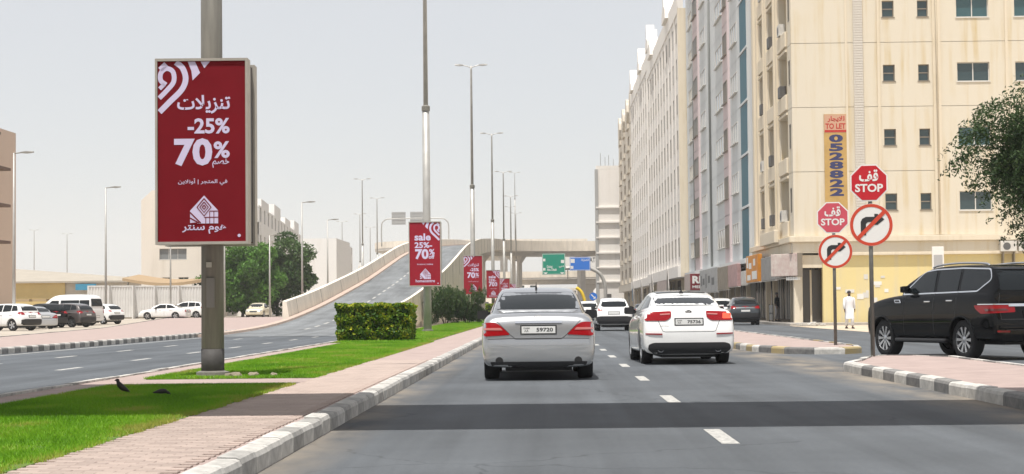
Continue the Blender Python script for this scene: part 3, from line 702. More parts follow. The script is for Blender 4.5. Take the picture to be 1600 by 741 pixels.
# ------------------------------------------------------------------ hedges, shrubs, trees, birds
M_HEDGE = leafmat('hedge_leaf', [(.03, .08, .010), (.085, .18, .014), (.22, .31, .018), (.52, .50, .03)], .3)
M_OLE = leafmat('oleander_leaf', [(.018, .045, .012), (.035, .075, .02), (.06, .11, .03), (.10, .13, .045)], .2)
M_TWIG = mat('twig', (.07, .05, .035), .9)
def clipped_hedge(name, label, x0, x1, y0, y1, z0, z1, n, size, m, grp=None):
    t = thing(name, label, 'hedge', ((x0+x1)/2, (y0+y1)/2, z0), 0, grp); w, d, h = (x1-x0)/2, (y1-y0)/2, z1-z0
    p = rng.uniform(-1, 1, (n, 3)); ax = rng.choice(3, n, p=[.2, .42, .38]); sg = rng.choice([-1, 1], n); sg = np.where(ax == 2, 1, sg)
    dep = 1-np.abs(rng.normal(0, .07, n))
    for k in range(3): p[:, k] = np.where(ax == k, sg*dep*(1.0 if k < 2 else 1), p[:, k])
    u = p.copy(); zc = (p[:, 2]+1)/2
    wob = 1+.03*np.sin(p[:, 0]*9+1)+.025*np.sin(p[:, 1]*7+p[:, 2]*8)
    c = np.stack([p[:, 0]*w*(.965+.035*zc)*wob, p[:, 1]*d*wob, .02+zc*h*(1+.02*np.sin(p[:, 0]*11)+.02*np.sin(p[:, 0]*23+p[:, 1]*9))], 1)
    cl = np.sin(c[:, 0]*9+2*np.sin(c[:, 2]*6))*np.sin(c[:, 2]*8+c[:, 1]*5+c[:, 0]*3)     # patches of new growth
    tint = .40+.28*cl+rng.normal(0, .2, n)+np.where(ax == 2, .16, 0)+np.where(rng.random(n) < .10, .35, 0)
    me = leaf_mesh(c, size, .62, tint=tint); add('foliage', me, m, t)
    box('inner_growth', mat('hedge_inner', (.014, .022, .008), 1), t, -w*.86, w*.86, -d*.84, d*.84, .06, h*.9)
    q = MB()
    for k in range(7): x = -w*.8+1.6*w*k/6; q.tube([(x, 0, -.02), (x+.05, 0, .25)], .03, 5)
    q.build('stem', M_TWIG, t); return t
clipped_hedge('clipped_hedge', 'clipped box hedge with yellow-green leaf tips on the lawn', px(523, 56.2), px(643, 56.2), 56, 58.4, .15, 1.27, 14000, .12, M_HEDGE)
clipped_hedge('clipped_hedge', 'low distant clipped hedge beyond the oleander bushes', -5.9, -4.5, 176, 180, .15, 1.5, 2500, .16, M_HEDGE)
def blob_points(n, c, r, sq=(1, 1, 1)):
    v = rng.normal(size=(n, 3)); v /= np.linalg.norm(v, axis=1)[:, None]; v *= rng.uniform(.55, 1.06, n)[:, None]**.7
    return v*np.array(sq)*r+np.array(c)
def shrub(label, X, Y, w, h, n):
    t = thing('oleander_bush', label, 'bush', (X, Y, .15)); pts = []; tn = []; pts2 = []
    for k in range(26):
        c = (random.uniform(-1, 1)*w*.36, random.uniform(-1, 1)*w*.3, h*random.uniform(.2, .84)); r = random.uniform(.24, .4)*min(w, h)*.6
        q = blob_points(n//26, c, r, (1, 1, 1.1)); pts.append(q); tn.append(np.full(len(q), random.uniform(.2, .6)))
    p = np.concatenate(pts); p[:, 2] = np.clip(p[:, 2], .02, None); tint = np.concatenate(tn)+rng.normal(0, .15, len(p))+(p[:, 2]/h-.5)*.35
    add('foliage', leaf_mesh(p, .17, .26, up=np.array([0, 0, .7]), tint=tint), M_OLE, t)
    for k in range(70):           # upright leafy shoots
        a = random.uniform(0, 6.28); rr = random.uniform(.1, .5)*w; zz = h*random.uniform(.35, .95); L = random.uniform(.3, .6)
        tt = rng.uniform(0, 1, 40)[:, None]; base = np.array([rr*math.cos(a), rr*math.sin(a)*.8, zz]); d = np.array([math.cos(a)*.35, math.sin(a)*.35, .9])
        w_ = base+d*tt*L+rng.normal(0, .05, (40, 3)); pts2.append(w_)
    p2 = np.concatenate(pts2); add('shoot', leaf_mesh(p2, .16, .24, up=np.array([0, 0, .9]), tint=rng.uniform(.3, 1, len(p2))), M_OLE, t)
    q = MB()
    for k in range(8): a = k*.8; q.tube([(.1*math.cos(a), .1*math.sin(a), -.03), (.3*w*math.cos(a), .3*w*math.sin(a), h*.7)], [.03, .012], 5)
    q.build('stem', M_TWIG, t); return t
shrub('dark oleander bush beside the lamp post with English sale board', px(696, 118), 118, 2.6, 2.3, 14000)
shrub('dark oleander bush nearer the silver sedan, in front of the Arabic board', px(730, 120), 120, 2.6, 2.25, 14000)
M_TREE1 = leafmat('tree_leaf_light', [(.05, .13, .016), (.085, .20, .026), (.13, .27, .04)], .3)
M_TREE2 = leafmat('tree_leaf_dark', [(.035, .075, .02), (.06, .115, .03), (.095, .16, .042)], .25)
M_TREE3 = leafmat('tree_leaf_fine', [(.012, .028, .008), (.022, .05, .013), (.04, .078, .02), (.07, .11, .03)], .25)
M_BARK = mat('bark', (.12, .09, .065), .95, var=.3, scale=6, bump=.6, bscale=20)
def tree(label, X, Y, z, trunk_h, crown, nblob, n, lsize, m, r0=.16, asp=.5, name='leafy_tree', seed=1, drop=0):
    rs = random.Random(seed); t = thing(name, label, 'tree', (X, Y, z)); cx, cz, rx, rz_ = crown
    pts, tn, q = [], [], MB()
    q.tube(curve([(0, 0, -.1), (.05, .03, trunk_h*.5), (cx*.4, 0, trunk_h)], 3), [r0*1.2]+[r0*(1-.05*k) for k in range(6)], 9)
    for k in range(nblob):
        a = rs.uniform(0, 6.283); u = rs.uniform(-1, 1); rr = rs.uniform(.25, .86)
        s = math.sqrt(1-u*u); c = (cx+rx*rr*s*math.cos(a), rx*rr*s*math.sin(a), cz+rz_*rr*u)
        r = rs.uniform(.17, .34)*rx
        w = blob_points(n//nblob, c, r, (1.05, 1.05, .8)); pts.append(w); tn.append(np.full(len(w), rs.uniform(.15, .85)))
        if k % 2 == 0: q.tube(curve([(cx*.4, 0, trunk_h*.95), (cx*.5+(c[0]-cx*.5)*.5, c[1]*.45, trunk_h+(c[2]-trunk_h)*.55+.2), c], 3), [r0*.5-.065*r0*j for j in range(7)], 5)
        if drop:
            for j in range(drop):      # hanging sprays that break the outline
                aa = rs.uniform(0, 6.283); L = rs.uniform(.4, 1.0); s0 = Vector(c)+Vector((math.cos(aa), math.sin(aa), rs.uniform(-.5, .5)))*r*.8
                dr = Vector((math.cos(aa), math.sin(aa), rs.uniform(-.9, .5))).normalized()
                tt = rng.uniform(0, 1, 46)[:, None]; w = np.array(s0)+np.array(dr)*tt*L+np.array([0, 0, -.35])*tt**2*L+rng.normal(0, .045, (46, 3))
                pts.append(w); tn.append(np.full(46, rs.uniform(.2, .9)))
    p = np.concatenate(pts); tint = np.concatenate(tn)*.6+.2+rng.normal(0, .16, len(p))
    add('crown', leaf_mesh(p, lsize, asp, tint=tint), m, t); q.build('trunk', M_BARK, t, smooth=True)
    return t
tree('light green leafy tree behind the thick lamp post', px(378, 186), 186, .5, 2.5, (0, 4.0, 4.7, 4.2), 60, 24000, .42, M_TREE1, seed=3)
tree('darker green leafy tree between the pale car and the white building', px(432, 192), 192, .5, 2.5, (0, 4.5, 4.4, 4.9), 60, 24000, .40, M_TREE2, seed=9)
tree('dark feathery roadside tree behind the black SUV', 15.45, 50, .012, 3.0, (-.1, 5.4, 3.6, 3.3), 110, 110000, .125, M_TREE3, r0=.2, asp=.34, name='feathery_tree', seed=5, drop=9)
M_BIRD = mat('feather_dark', (.022, .018, .016), .6)
def bird(label, x, y, up):
    t = thing('bird', label, 'bird', (x, y, .152)); s = .145 if up else .125
    if up: ax = [(-.62, .10), (-.35, .30), (0, .52), (.25, .78), (.36, 1.0), (.40, 1.14), (.52, 1.16), (.66, 1.12)]; rr = [.03, .12, .21, .19, .12, .125, .07, .012]
    else: ax = [(-.8, .38), (-.45, .44), (-.05, .50), (.3, .50), (.5, .42), (.66, .34), (.78, .26), (.88, .18)]; rr = [.03, .11, .20, .19, .12, .12, .06, .012]
    P = curve([(a*s, 0, b*s) for a, b in ax], 3); r = np.interp(np.linspace(0, 7, len(P)), range(8), rr)*s*1.25
    MB().tube(P, list(r), 10).build('body', M_BIRD, t, smooth=True)
    for k in (-1, 1): MB().tube([(0, k*.07*s, .42*s), (.04*s, k*.07*s, .2*s), (0, k*.07*s, 0), (.14*s, k*.07*s, 0)], .018*s, 5).build('leg', mat('bird_leg', (.3, .2, .05), .6), t)
    return t
bird('upright dark bird standing on the shaded grass', px(189, 21.8), 21.8, True)
bird('dark bird bending down to peck at the grass', px(250, 21.0), 21.0, False)
for o in list(bpy.data.objects):
    if o.name.startswith('bird') and o.parent is None: o.rotation_euler = (0, 0, R(200 if o.name == 'bird' else 20))

# ------------------------------------------------------------------ footbridge over the road (its shade lies across the lanes)
fb = thing('footbridge', 'concrete footbridge over the road casting a band of shade', 'footbridge', (0, 0, 0))
box('deck', M_CONC, fb, -26, 30, 15.3, 19.3, 6.0, 6.35)
box('parapet', M_CONCW, fb, -26, 30, 15.3, 15.45, 6.351, 7.3); box('parapet', M_CONCW, fb, -4.0, 30, 19.15, 19.3, 6.351, 7.45)
box('landing', M_CONC, fb, -12.5, -4.0, 19.31, 23.0, 6.0, 6.3); box('parapet', M_CONCW, fb, -12.5, -4.0, 22.85, 23.0, 6.301, 7.2)
for x in (-6.35, 9.5, 22): box('pier', M_CONC, fb, x-.3, x+.3, 15.6, 16.3, -.05, 5.999, .05)
# ------------------------------------------------------------------ vehicles
def rounded(poly, r, n=4):
    out = []; P = [Vector(p) for p in poly]; N = len(P)
    for i in range(N):
        a, b, c = P[i-1], P[i], P[(i+1) % N]; ri = r[i] if hasattr(r, '__len__') else r
        d0 = (a-b); d1 = (c-b); k = min(ri, d0.length*.45, d1.length*.45)
        s = b+d0.normalized()*k; e = b+d1.normalized()*k
        if k < 1e-4: out.append(b); continue
        for j in range(n+1): t = j/n; out.append(s*(1-t)**2+b*2*t*(1-t)+e*t*t)
    return out
class Frame:                                  # a projection onto a car body: origin + u,v axes, looking along dir
    def __init__(s, o, u, v, d): s.o, s.u, s.v, s.d = Vector(o), Vector(u), Vector(v), Vector(d).normalized()
    def at(s, p): return s.o+s.u*p[0]+s.v*p[1]
REAR = Frame((0, -4, 0), (1, 0, 0), (0, 0, 1), (0, 1, 0))
FRONT = Frame((0, 12, 0), (1, 0, 0), (0, 0, 1), (0, -1, 0))
SIDE = {-1: Frame((-4, 0, 0), (0, 1, 0), (0, 0, 1), (1, 0, 0)), 1: Frame((4, 0, 0), (0, 1, 0), (0, 0, 1), (-1, 0, 0))}
TOP = Frame((0, 0, 5), (1, 0, 0), (0, 1, 0), (0, 0, -1))
def quarter(s, ang):                          # rear quarter view: v is up, u runs round the corner
    c, n = math.cos(R(ang)), math.sin(R(ang))
    return Frame((s*4*n, -4*c, 0), (c, s*n, 0), (0, 0, 1), (-s*n, c, 0))
def panel(name, poly, fr, bvh, lift, m, parent, grid=.07, thick=.012):
    bm = bmesh.new(); vs = [bm.verts.new((p[0], p[1], 0)) for p in poly]; bm.faces.new(vs)
    us = [p[0] for p in poly]; ws = [p[1] for p in poly]
    for ax, lo, hi in ((0, min(us), max(us)), (1, min(ws), max(ws))):
        k = int((hi-lo)/grid)
        for j in range(1, k+1):
            co_ = [0, 0, 0]; no = [0, 0, 0]; co_[ax] = lo+(hi-lo)*j/(k+1); no[ax] = 1
            bmesh.ops.bisect_plane(bm, geom=bm.verts[:]+bm.edges[:]+bm.faces[:], plane_co=co_, plane_no=no)
    bmesh.ops.triangulate(bm, faces=bm.faces[:])
    for v in bm.verts:
        p = fr.at(v.co); h = None
        for b in bvh:
            q = b.ray_cast(p, fr.d)
            if q[0] is not None and (h is None or q[3] < h[3]): h = q
        if h is None:
            best = None
            for b in bvh:
                q = b.find_nearest(p+fr.d*4)
                if q[0] is not None and (best is None or q[3] < best[3]): best = q
            pos = best[0]
        else: pos = h[0]
        v.co = pos-fr.d*lift
    # thin shell with an edge that goes back to the body
    ext = bmesh.ops.extrude_face_region(bm, geom=bm.faces[:])
    for v in [g_ for g_ in ext['geom'] if isinstance(g_, bmesh.types.BMVert)]: v.co += fr.d*thick*-1
    o = MB().bm(bm).build(name, m, parent, smooth=True, sharp=40); return o
def seam(name, pts, fr, bvh, w, m, parent, lift=.002):
    P = [Vector(p) for p in pts]; out = []
    n = []
    for a, b in zip(P[:-1], P[1:]):
        k = max(1, int((b-a).length/.06)); n += [a+(b-a)*j/k for j in range(k)]
    n.append(P[-1]); mb = MB(); row = []
    for i, p in enumerate(n):
        d = (n[min(i+1, len(n)-1)]-n[max(0, i-1)]).normalized(); s = Vector((-d.y, d.x))*w/2; pr = []
        for e in (p+s, p-s):
            h = None
            for b in bvh:
                q = b.ray_cast(fr.at(e), fr.d)
                if q[0] is not None and (h is None or q[3] < h[3]): h = q
            pr.append(None if h is None else h[0]-fr.d*lift)
        row.append(pr)
    for a, b in zip(row[:-1], row[1:]):
        if None in a or None in b: continue
        mb.poly([a[0], b[0], b[1], a[1]])
    if mb.f: return mb.build(name, m, parent)
def section(W_, zb, zt, box_=.0):
    h = zt-zb; e = box_
    half = [(0, zb), (.68*W_, zb), (.955*W_, zb+.04*h), (.99*W_, zb+.2*h), (W_, zb+.48*h), ((.985+.012*e)*W_, zb+.72*h), ((.955+.035*e)*W_, zb+.9*h), ((.84+.09*e)*W_, zt-.004), (.45*W_, zt+.012), (0, zt+.018)]
    return half+[(-x, z) for x, z in half[-2:0:-1]]
def gsection(Wb, Wt, zbase, zbelt, zt):
    k = max(zt-zbelt, .02)
    half = [(0, zbase), (Wb*.9, zbase), (Wb, zbase+.02), (Wb*.995, zbelt), (Wb+(Wt-Wb)*.5, zbelt+k*.45), (Wt+.035, zbelt+k*.80), (Wt-.005, zbelt+k*.945), (Wt-.10, zt-.004), (Wt*.45, zt+.008), (0, zt+.012)]
    return half+[(-x, z) for x, z in half[-2:0:-1]]
def loft_car(stations, fn, sub, cuts=None):
    mb = MB().loft([[(x, s[0], z) for x, z in fn(s)] for s in stations])
    o = mb.build('tmp', None); md = o.modifiers.new('s', 'SUBSURF'); md.levels = sub; md.render_levels = sub
    cut = None
    if cuts:
        q = MB()
        for (x0, x1, y, z, r) in cuts: q.lathe([(r, x0), (r, x1)], 28, 'X', (0, y, z))
        cut = q.build('tmpc', None); b = o.modifiers.new('b', 'BOOLEAN'); b.object = cut; b.operation = 'DIFFERENCE'; b.solver = 'EXACT'
    bpy.context.view_layer.update(); me = evaluated(o)
    bpy.data.objects.remove(o)
    if cut: bpy.data.objects.remove(cut)
    me.polygons.foreach_set('use_smooth', [True]*len(me.polygons)); me.set_sharp_from_angle(angle=R(38)); me.materials.clear()
    bm = bmesh.new(); bm.from_mesh(me); bv = BVHTree.FromBMesh(bm); bm.free(); return me, bv
WHEELS = {}
def wheel(parent, x, y, r, w, style, side):
    key = (r, w, style)
    if key not in WHEELS:
        t = MB().lathe([(r*.66, -w*.46), (r*.93, -w*.5), (r*.985, -w*.42), (r, -w*.2), (r, w*.2), (r*.985, w*.42), (r*.93, w*.5), (r*.66, w*.46)], 36, 'X', cap=False).mesh(True, 50); t.materials.append(M_TYRE)
        rm = MB(); rm.lathe([(r*.67, -w*.46), (r*.64, -w*.30), (r*.62, w*.4)], 32, 'X', cap=False)
        ns, wd = {'ten': (10, .075), 'five': (5, .16), 'seven': (7, .11)}[style]
        for k in range(ns):
            a = 2*math.pi*k/ns; c, s = math.cos(a), math.sin(a)
            def pt(rad, off_, h): return (h, rad*c-off_*s, rad*s+off_*c)
            rm.loft([[pt(r*.16, -wd*r*.6, -w*.40), pt(r*.16, wd*r*.6, -w*.40), pt(r*.16, wd*r*.6, -w*.24), pt(r*.16, -wd*r*.6, -w*.24)],
                     [pt(r*.65, -wd*r*1.1, -w*.44), pt(r*.65, wd*r*1.1, -w*.44), pt(r*.65, wd*r*1.1, -w*.30), pt(r*.65, -wd*r*1.1, -w*.30)]])
        rm.lathe([(.001, -w*.43), (r*.13, -w*.42), (r*.19, -w*.37), (r*.19, -w*.2)], 16, 'X')
        rm = rm.mesh(True, 40); rm.materials.append(M_RIM)
        dk = MB().lathe([(r*.64, -w*.20), (.001, -w*.18)], 24, 'X').mesh(); dk.materials.append(M_DARK)
        WHEELS[key] = (t, rm, dk)
    t, rm, dk = WHEELS[key]
    o = add('wheel', dk, None, parent, (x, y, r), 0 if side < 0 else math.pi)
    add('tyre', t, None, o); add('rim', rm, None, o)
    return o
def paint(name, col, metal=0., rough=.32, spec=.4, coat=1.):
    return mat('paint_'+name, col, rough, metal, coat=coat, spec=spec, var=.05, scale=1.5)
def car(name, label, cat, loc, rz, sp, pm, group=None, parts=None):
    t = thing(name, label, cat, loc, rz, group); wb0, wb1 = sp['axles']; r = sp['wr']; tw = sp.get('tw', .23); hw = sp['track']
    bx = sp.get('box', 0.)
    cuts = [(s*(hw-.34), s*(hw+.5), y, r*sp.get('archz', 1.02), r*1.13) for s in (-1, 1) for y in (wb0, wb1)]
    cuts = [(min(a, b), max(a, b), *q) for a, b, *q in cuts]
    sub = sp.get('sub', 2)
    bme_, bv1 = loft_car(sp['body'], lambda s: section(s[3], s[1], s[2], bx), sub, cuts)
    body = add('body', bme_, pm, t)
    gme, bv2 = loft_car(sp['cabin'], lambda s: gsection(s[2], s[3], s[4] if len(s) > 4 else sp['zbase'], sp['belt'], s[1]), sub)
    add('cabin', gme, pm if not sp.get('cabin_mat') else sp['cabin_mat'], t)
    bv = [bv1, bv2]; gm = sp.get('glass', M_GLASS)
    if 'rearglass' in sp: panel('rear_window', rounded(sp['rearglass'], .05), REAR, [bv2], .003, gm, t, .09, .004)
    if 'frontglass' in sp: panel('windscreen', rounded(sp['frontglass'], .05), FRONT, [bv2], .003, gm, t, .09, .004)
    for s in (-1, 1):
        for w in sp.get('sideglass', ()): panel('side_window', rounded(w, .04), SIDE[s], [bv2], .003, gm, t, .12, .004)
        for a in sp.get('doors', ()): seam('door_seam', a, SIDE[s], bv, .012, M_SEAM, t)
        for (y, z) in sp.get('handles', ()):
            h = bv1.ray_cast(SIDE[s].at((y, z)), SIDE[s].d)
            if h[0] is not None: MB().box(-.022, .022, -.11, .11, -.016, .016, .012).build('door_handle', sp.get('handle_mat', pm), t, h[0]+Vector((s*.012, 0, 0)))
        for y in (wb0, wb1): wheel(t, s*(hw-tw*.5+sp.get('wo', .075)), y, r, tw, sp.get('rim', 'five'), s)
        my, mz, mw = sp['mirror']
        MB().loft([[(s*(mw-.28), my+.02, mz-.04), (s*(mw-.28), my+.05, mz-.04), (s*(mw-.28), my+.05, mz-.01), (s*(mw-.28), my+.02, mz-.01)],
                   [(s*(mw-.2), my-.02, mz-.05), (s*(mw-.2), my+.08, mz-.05), (s*(mw-.2), my+.08, mz+.05), (s*(mw-.2), my-.02, mz+.05)],
                   [(s*(mw-.19), my-.04, mz-.065), (s*(mw-.19), my+.1, mz-.06), (s*(mw-.19), my+.1, mz+.085), (s*(mw-.19), my-.04, mz+.09)],
                   [(s*(mw-.02), my-.03, mz-.06), (s*(mw-.02), my+.07, mz-.05), (s*(mw-.02), my+.07, mz+.07), (s*(mw-.02), my-.03, mz+.08)],
                   [(s*mw, my-.01, mz-.035), (s*mw, my+.04, mz-.03), (s*mw, my+.04, mz+.05), (s*mw, my-.01, mz+.055)]]).build('mirror', sp.get('mirror_mat', M_PLAST), t, smooth=True, sharp=50)
    for (nm, poly, fr, lift, m) in sp.get('panels', ()):
        for s in (-1, 1):
            if fr == 'rear' and s == 1: continue
            if fr == 'quarter': F_ = quarter(s, sp.get('qa', 30)); pl = [(p[0]*s, p[1]) for p in poly]
            elif fr == 'side': F_ = SIDE[s]; pl = poly
            elif fr == 'rear': F_ = REAR; pl = poly
            elif fr == 'front2': F_ = FRONT; pl = [(p[0]*s, p[1]) for p in poly]
            elif fr == 'front':
                if s == 1: continue
                F_ = FRONT; pl = poly
            elif fr == 'top':
                if s == 1: continue
                F_ = TOP; pl = poly
            else: F_ = REAR; pl = [(p[0]*s, p[1]) for p in poly]
            panel(nm, pl, F_, bv if fr != 'top' else [bv2], lift, m, t)
    for (nm, pts, fr, w, m) in sp.get('seams', ()):
        seam(nm, pts, REAR if fr == 'rear' else SIDE[fr] if fr in SIDE else TOP, bv, w, m, t)
    # underbody so that no light shows through the wheel wells
    L = sp['body'][-1][0]
    box('underbody', M_DARK, t, -hw*.66, hw*.66, wb0*.22, L-.5, sp.get('ub', .2)-.05, sp.get('ub', .2)+.2)
    if 'plate' in sp:
        x0, x1, z0, z1, y, s_ = sp['plate']; h = bv1.ray_cast(Vector((0, -4, (z0+z1)/2)), Vector((0, 1, 0)))
        if h[0] is not None: y = h[0].y-.018
        p = MB().box(x0-.02, x1+.02, y-.008, y+.03, z0-.02, z1+.02).build('number_plate', M_PLAST, t)
        box('plate_face', M_PLATE, p, x0, x1, y-.011, y-.007, z0, z1)
        if s_:
            q = MB(); text_box(q, s_, x0+(x1-x0)*.44, x0+(x1-x0)*.93, z0+.025, z1-.025, y-.0135, .02)
            text_box(q, 'DUBAI', x0+(x1-x0)*.06, x0+(x1-x0)*.24, z0+(z1-z0)*.6, z1-.018, y-.0135, .01)
            text_box(q, ar(0x0668, 0x0668), x0+(x1-x0)*.08, x0+(x1-x0)*.2, z0+.02, z0+(z1-z0)*.5, y-.0135, .01)
            q.build('plate_lettering', M_INK, p)
    if parts: parts(t, bv, pm)
    return t
SEDAN_SIDE = [[(1.02, 1.08), (1.56, 1.36), (2.02, 1.40), (1.98, 1.06)], [(2.06, 1.06), (2.10, 1.405), (2.72, 1.385), (3.42, 1.04)]]
lux = dict(axles=(1.0, 3.92), wr=.33, track=.80, tw=.24, belt=1.03, zbase=.85, rim='seven', ub=.2,
    body=[(.0, .30, .60, .76), (.02, .23, .68, .845), (.07, .20, .90, .875), (.13, .20, 1.015, .888), (.30, .23, 1.055, .90), (.75, .22, 1.085, .912), (1.4, .2, 1.06, .915), (2.4, .19, 1.02, .915), (3.4, .19, 1.0, .915), (4.0, .2, .96, .908), (4.55, .22, .88, .885), (4.88, .26, .74, .81), (5.0, .33, .60, .60)],
    cabin=[(.66, 1.07, .70, .66), (1.0, 1.235, .78, .655), (1.45, 1.42, .815, .625), (1.85, 1.472, .83, .612), (2.4, 1.488, .835, .61), (2.85, 1.462, .835, .62), (3.3, 1.28, .83, .655), (3.75, 1.04, .80, .70)],
    rearglass=[(-.575, 1.405), (.575, 1.405), (.705, 1.125), (-.705, 1.125)], frontglass=[(-.58, 1.40), (.58, 1.40), (.72, 1.06), (-.72, 1.06)], sideglass=SEDAN_SIDE,
    doors=[[(2.04, 1.02), (2.04, .3)], [(3.2, 1.0), (3.15, .32)], [(1.12, 1.0), (1.3, .75)]], handles=[(1.45, .88), (2.45, .87)], mirror=(3.05, 1.02, 1.045),
    panels=[('tail_light', rounded([(.445, .725), (.86, .70), (.885, .82), (.865, .915), (.66, .925)], [.03, .03, .03, .03, .12]), 'pair', .004, M_RED),
            ('tail_light_lens', rounded([(.56, .795), (.87, .80), (.87, .832), (.60, .835)], .012), 'pair', .012, M_REDP),
            ('chrome_strip', rounded([(-.37, .905), (.37, .905), (.37, .937), (-.37, .937)], .012), 'rear', .012, M_CHROME),
            ('headlight', rounded([(.5, .60), (.8, .66), (.82, .78), (.55, .72)], .03), 'front2', .004, M_CHROME),
            ('front_grille', rounded([(-.35, .55), (.35, .55), (.42, .72), (-.42, .72)], .04), 'front', .004, M_PLAST)],
    seams=[('boot_seam', [(-.72, 1.01), (-.66, .94), (-.43, .71), (-.36, .655), (.36, .655), (.43, .71), (.66, .94), (.72, 1.01)], 'rear', .011, M_SEAM),
           ('bumper_seam', [(-.86, .655), (-.45, .665), (.45, .665), (.86, .655)], 'rear', .010, M_SEAM), ('bumper_seam', [(-.87, .55), (.87, .55)], 'rear', .006, mat('soft_seam', (.25, .26, .27), .5))],
    plate=(-.265, .265, .745, .855, -.012, '59720'))
def lux_parts(t, bv, pm):
    for s in (-1, 1):
        MB().tube([(s*.62, .004, .315), (s*.62, .3, .32)], .062, 16).build('exhaust', M_DARK, t, smooth=True, sharp=40)
    MB().lathe([(.0, 0), (.02, .0), (.018, .02), (.004, .09), (.003, .12)], 8, 'Z', (-.02, 1.65, 1.455)).build('antenna', M_PLAST, t)
    h = bv[0].ray_cast(Vector((0, -4, .985)), Vector((0, 1, 0))); y = (h[0].y if h[0] else .1)-.012
    a = ngon(24, 1); q = MB()
    for i in range(24): flat(q, [(a[i][0]*.066, a[i][1]*.046+.985), (a[(i+1) % 24][0]*.066, a[(i+1) % 24][1]*.046+.985), (a[(i+1) % 24][0]*.055, a[(i+1) % 24][1]*.036+.985), (a[i][0]*.055, a[i][1]*.036+.985)], y)
    ribbon(q, [(-.02, 1.018), (-.035, .965), (.045, .965)], .011, y); ribbon(q, [(-.01, .985), (.03, 1.005)], .01, y); q.build('emblem', M_CHROME, t)
    q = MB(); text_box(q, 'LS 430', .46, .66, .945, .97, y, .01); q.build('lettering', mat('badge', (.2, .2, .2), .3, .5), t)
    q = MB(); text_box(q, 'LEXUS', -.63, -.46, .945, .97, y, .01); q.build('lettering', MATS['badge'], t)
    panel('bumper_underside', rounded([(-.72, .205), (.72, .205), (.77, .30), (-.77, .30)], .03), REAR, bv, .006, M_PLAST, t)
SILVER = paint('silver', (.47, .48, .49), .88, .27); WHITE = paint('white', (.80, .80, .79)); BLACK = paint('black', (.003, .0034, .0042), 0, .3, 0., .5)
car('sedan', 'silver luxury sedan driving ahead in the lane by the median', 'car', (px(841, 28.2), 28.2, 0), R(.6), lux, SILVER, parts=lux_parts)

kia = dict(axles=(1.03, 3.835), wr=.335, track=.80, tw=.225, belt=1.06, zbase=.85, rim='ten', ub=.19,
    body=[(.0, .36, .62, .74), (.02, .25, .70, .85), (.09, .20, .95, .892), (.15, .19, 1.075, .898), (.26, .2, 1.10, .90), (.6, .2, 1.115, .908), (1.3, .18, 1.09, .915), (2.4, .17, 1.03, .915), (3.3, .17, 1.0, .915), (3.9, .18, .95, .91), (4.4, .2, .85, .875), (4.7, .24, .72, .8), (4.84, .3, .6, .55)],
    cabin=[(.42, 1.115, .68, .64), (.8, 1.225, .76, .63), (1.25, 1.37, .80, .60), (1.7, 1.435, .82, .585), (2.2, 1.458, .825, .58), (2.65, 1.44, .83, .585), (3.1, 1.29, .83, .63), (3.75, 1.03, .80, .70)],
    rearglass=[(-.565, 1.372), (.565, 1.372), (.70, 1.155), (-.70, 1.155)], frontglass=[(-.56, 1.38), (.56, 1.38), (.72, 1.05), (-.72, 1.05)],
    sideglass=[[(.95, 1.13), (1.3, 1.32), (1.95, 1.372), (1.92, 1.08)], [(1.98, 1.075), (2.0, 1.375), (2.6, 1.36), (3.35, 1.05)]],
    doors=[[(1.97, 1.05), (1.97, .28)], [(3.1, 1.0), (3.05, .3)], [(1.05, 1.05), (1.3, .75)]], handles=[(1.35, .93), (2.4, .90)], mirror=(2.95, 1.05, 1.06),
    panels=[('tail_light', rounded([(.35, .93), (.44, .865), (.86, .865), (.885, .95), (.86, 1.035), (.34, 1.055)], [.03, .04, .03, .03, .03, .03]), 'pair', .004, M_RED),
            ('tail_light_lens', rounded([(.36, .985), (.56, .975), (.57, 1.0), (.37, 1.01)], .008), 'pair', .011, M_REDP),
            ('reflector', rounded([(.53, .588), (.86, .60), (.86, .622), (.53, .615)], .006), 'pair', .006, M_RED),
            ('roof_panel', rounded([(-.50, 1.55), (.50, 1.55), (.5, 2.75), (-.5, 2.75)], .05), 'top', .003, M_GLASS),
            ('headlight', rounded([(.5, .62), (.84, .68), (.85, .78), (.55, .72)], .03), 'front2', .004, M_CHROME),
            ('front_grille', rounded([(-.35, .6), (.35, .6), (.42, .72), (-.42, .72)], .04), 'front', .004, M_PLAST),
            ('rear_diffuser', rounded([(-.70, .21), (.70, .21), (.815, .30), (.80, .40), (.70, .435), (-.70, .435), (-.80, .40), (-.815, .30)], .04), 'rear', .006, M_PLAST)],
    seams=[('boot_seam', [(-.70, 1.08), (-.60, .86), (-.52, .66), (-.47, .645), (.47, .645), (.52, .66), (.60, .86), (.70, 1.08)], 'rear', .009, M_SEAM)],
    plate=(-.265, .265, .785, .895, -.006, '75736'))
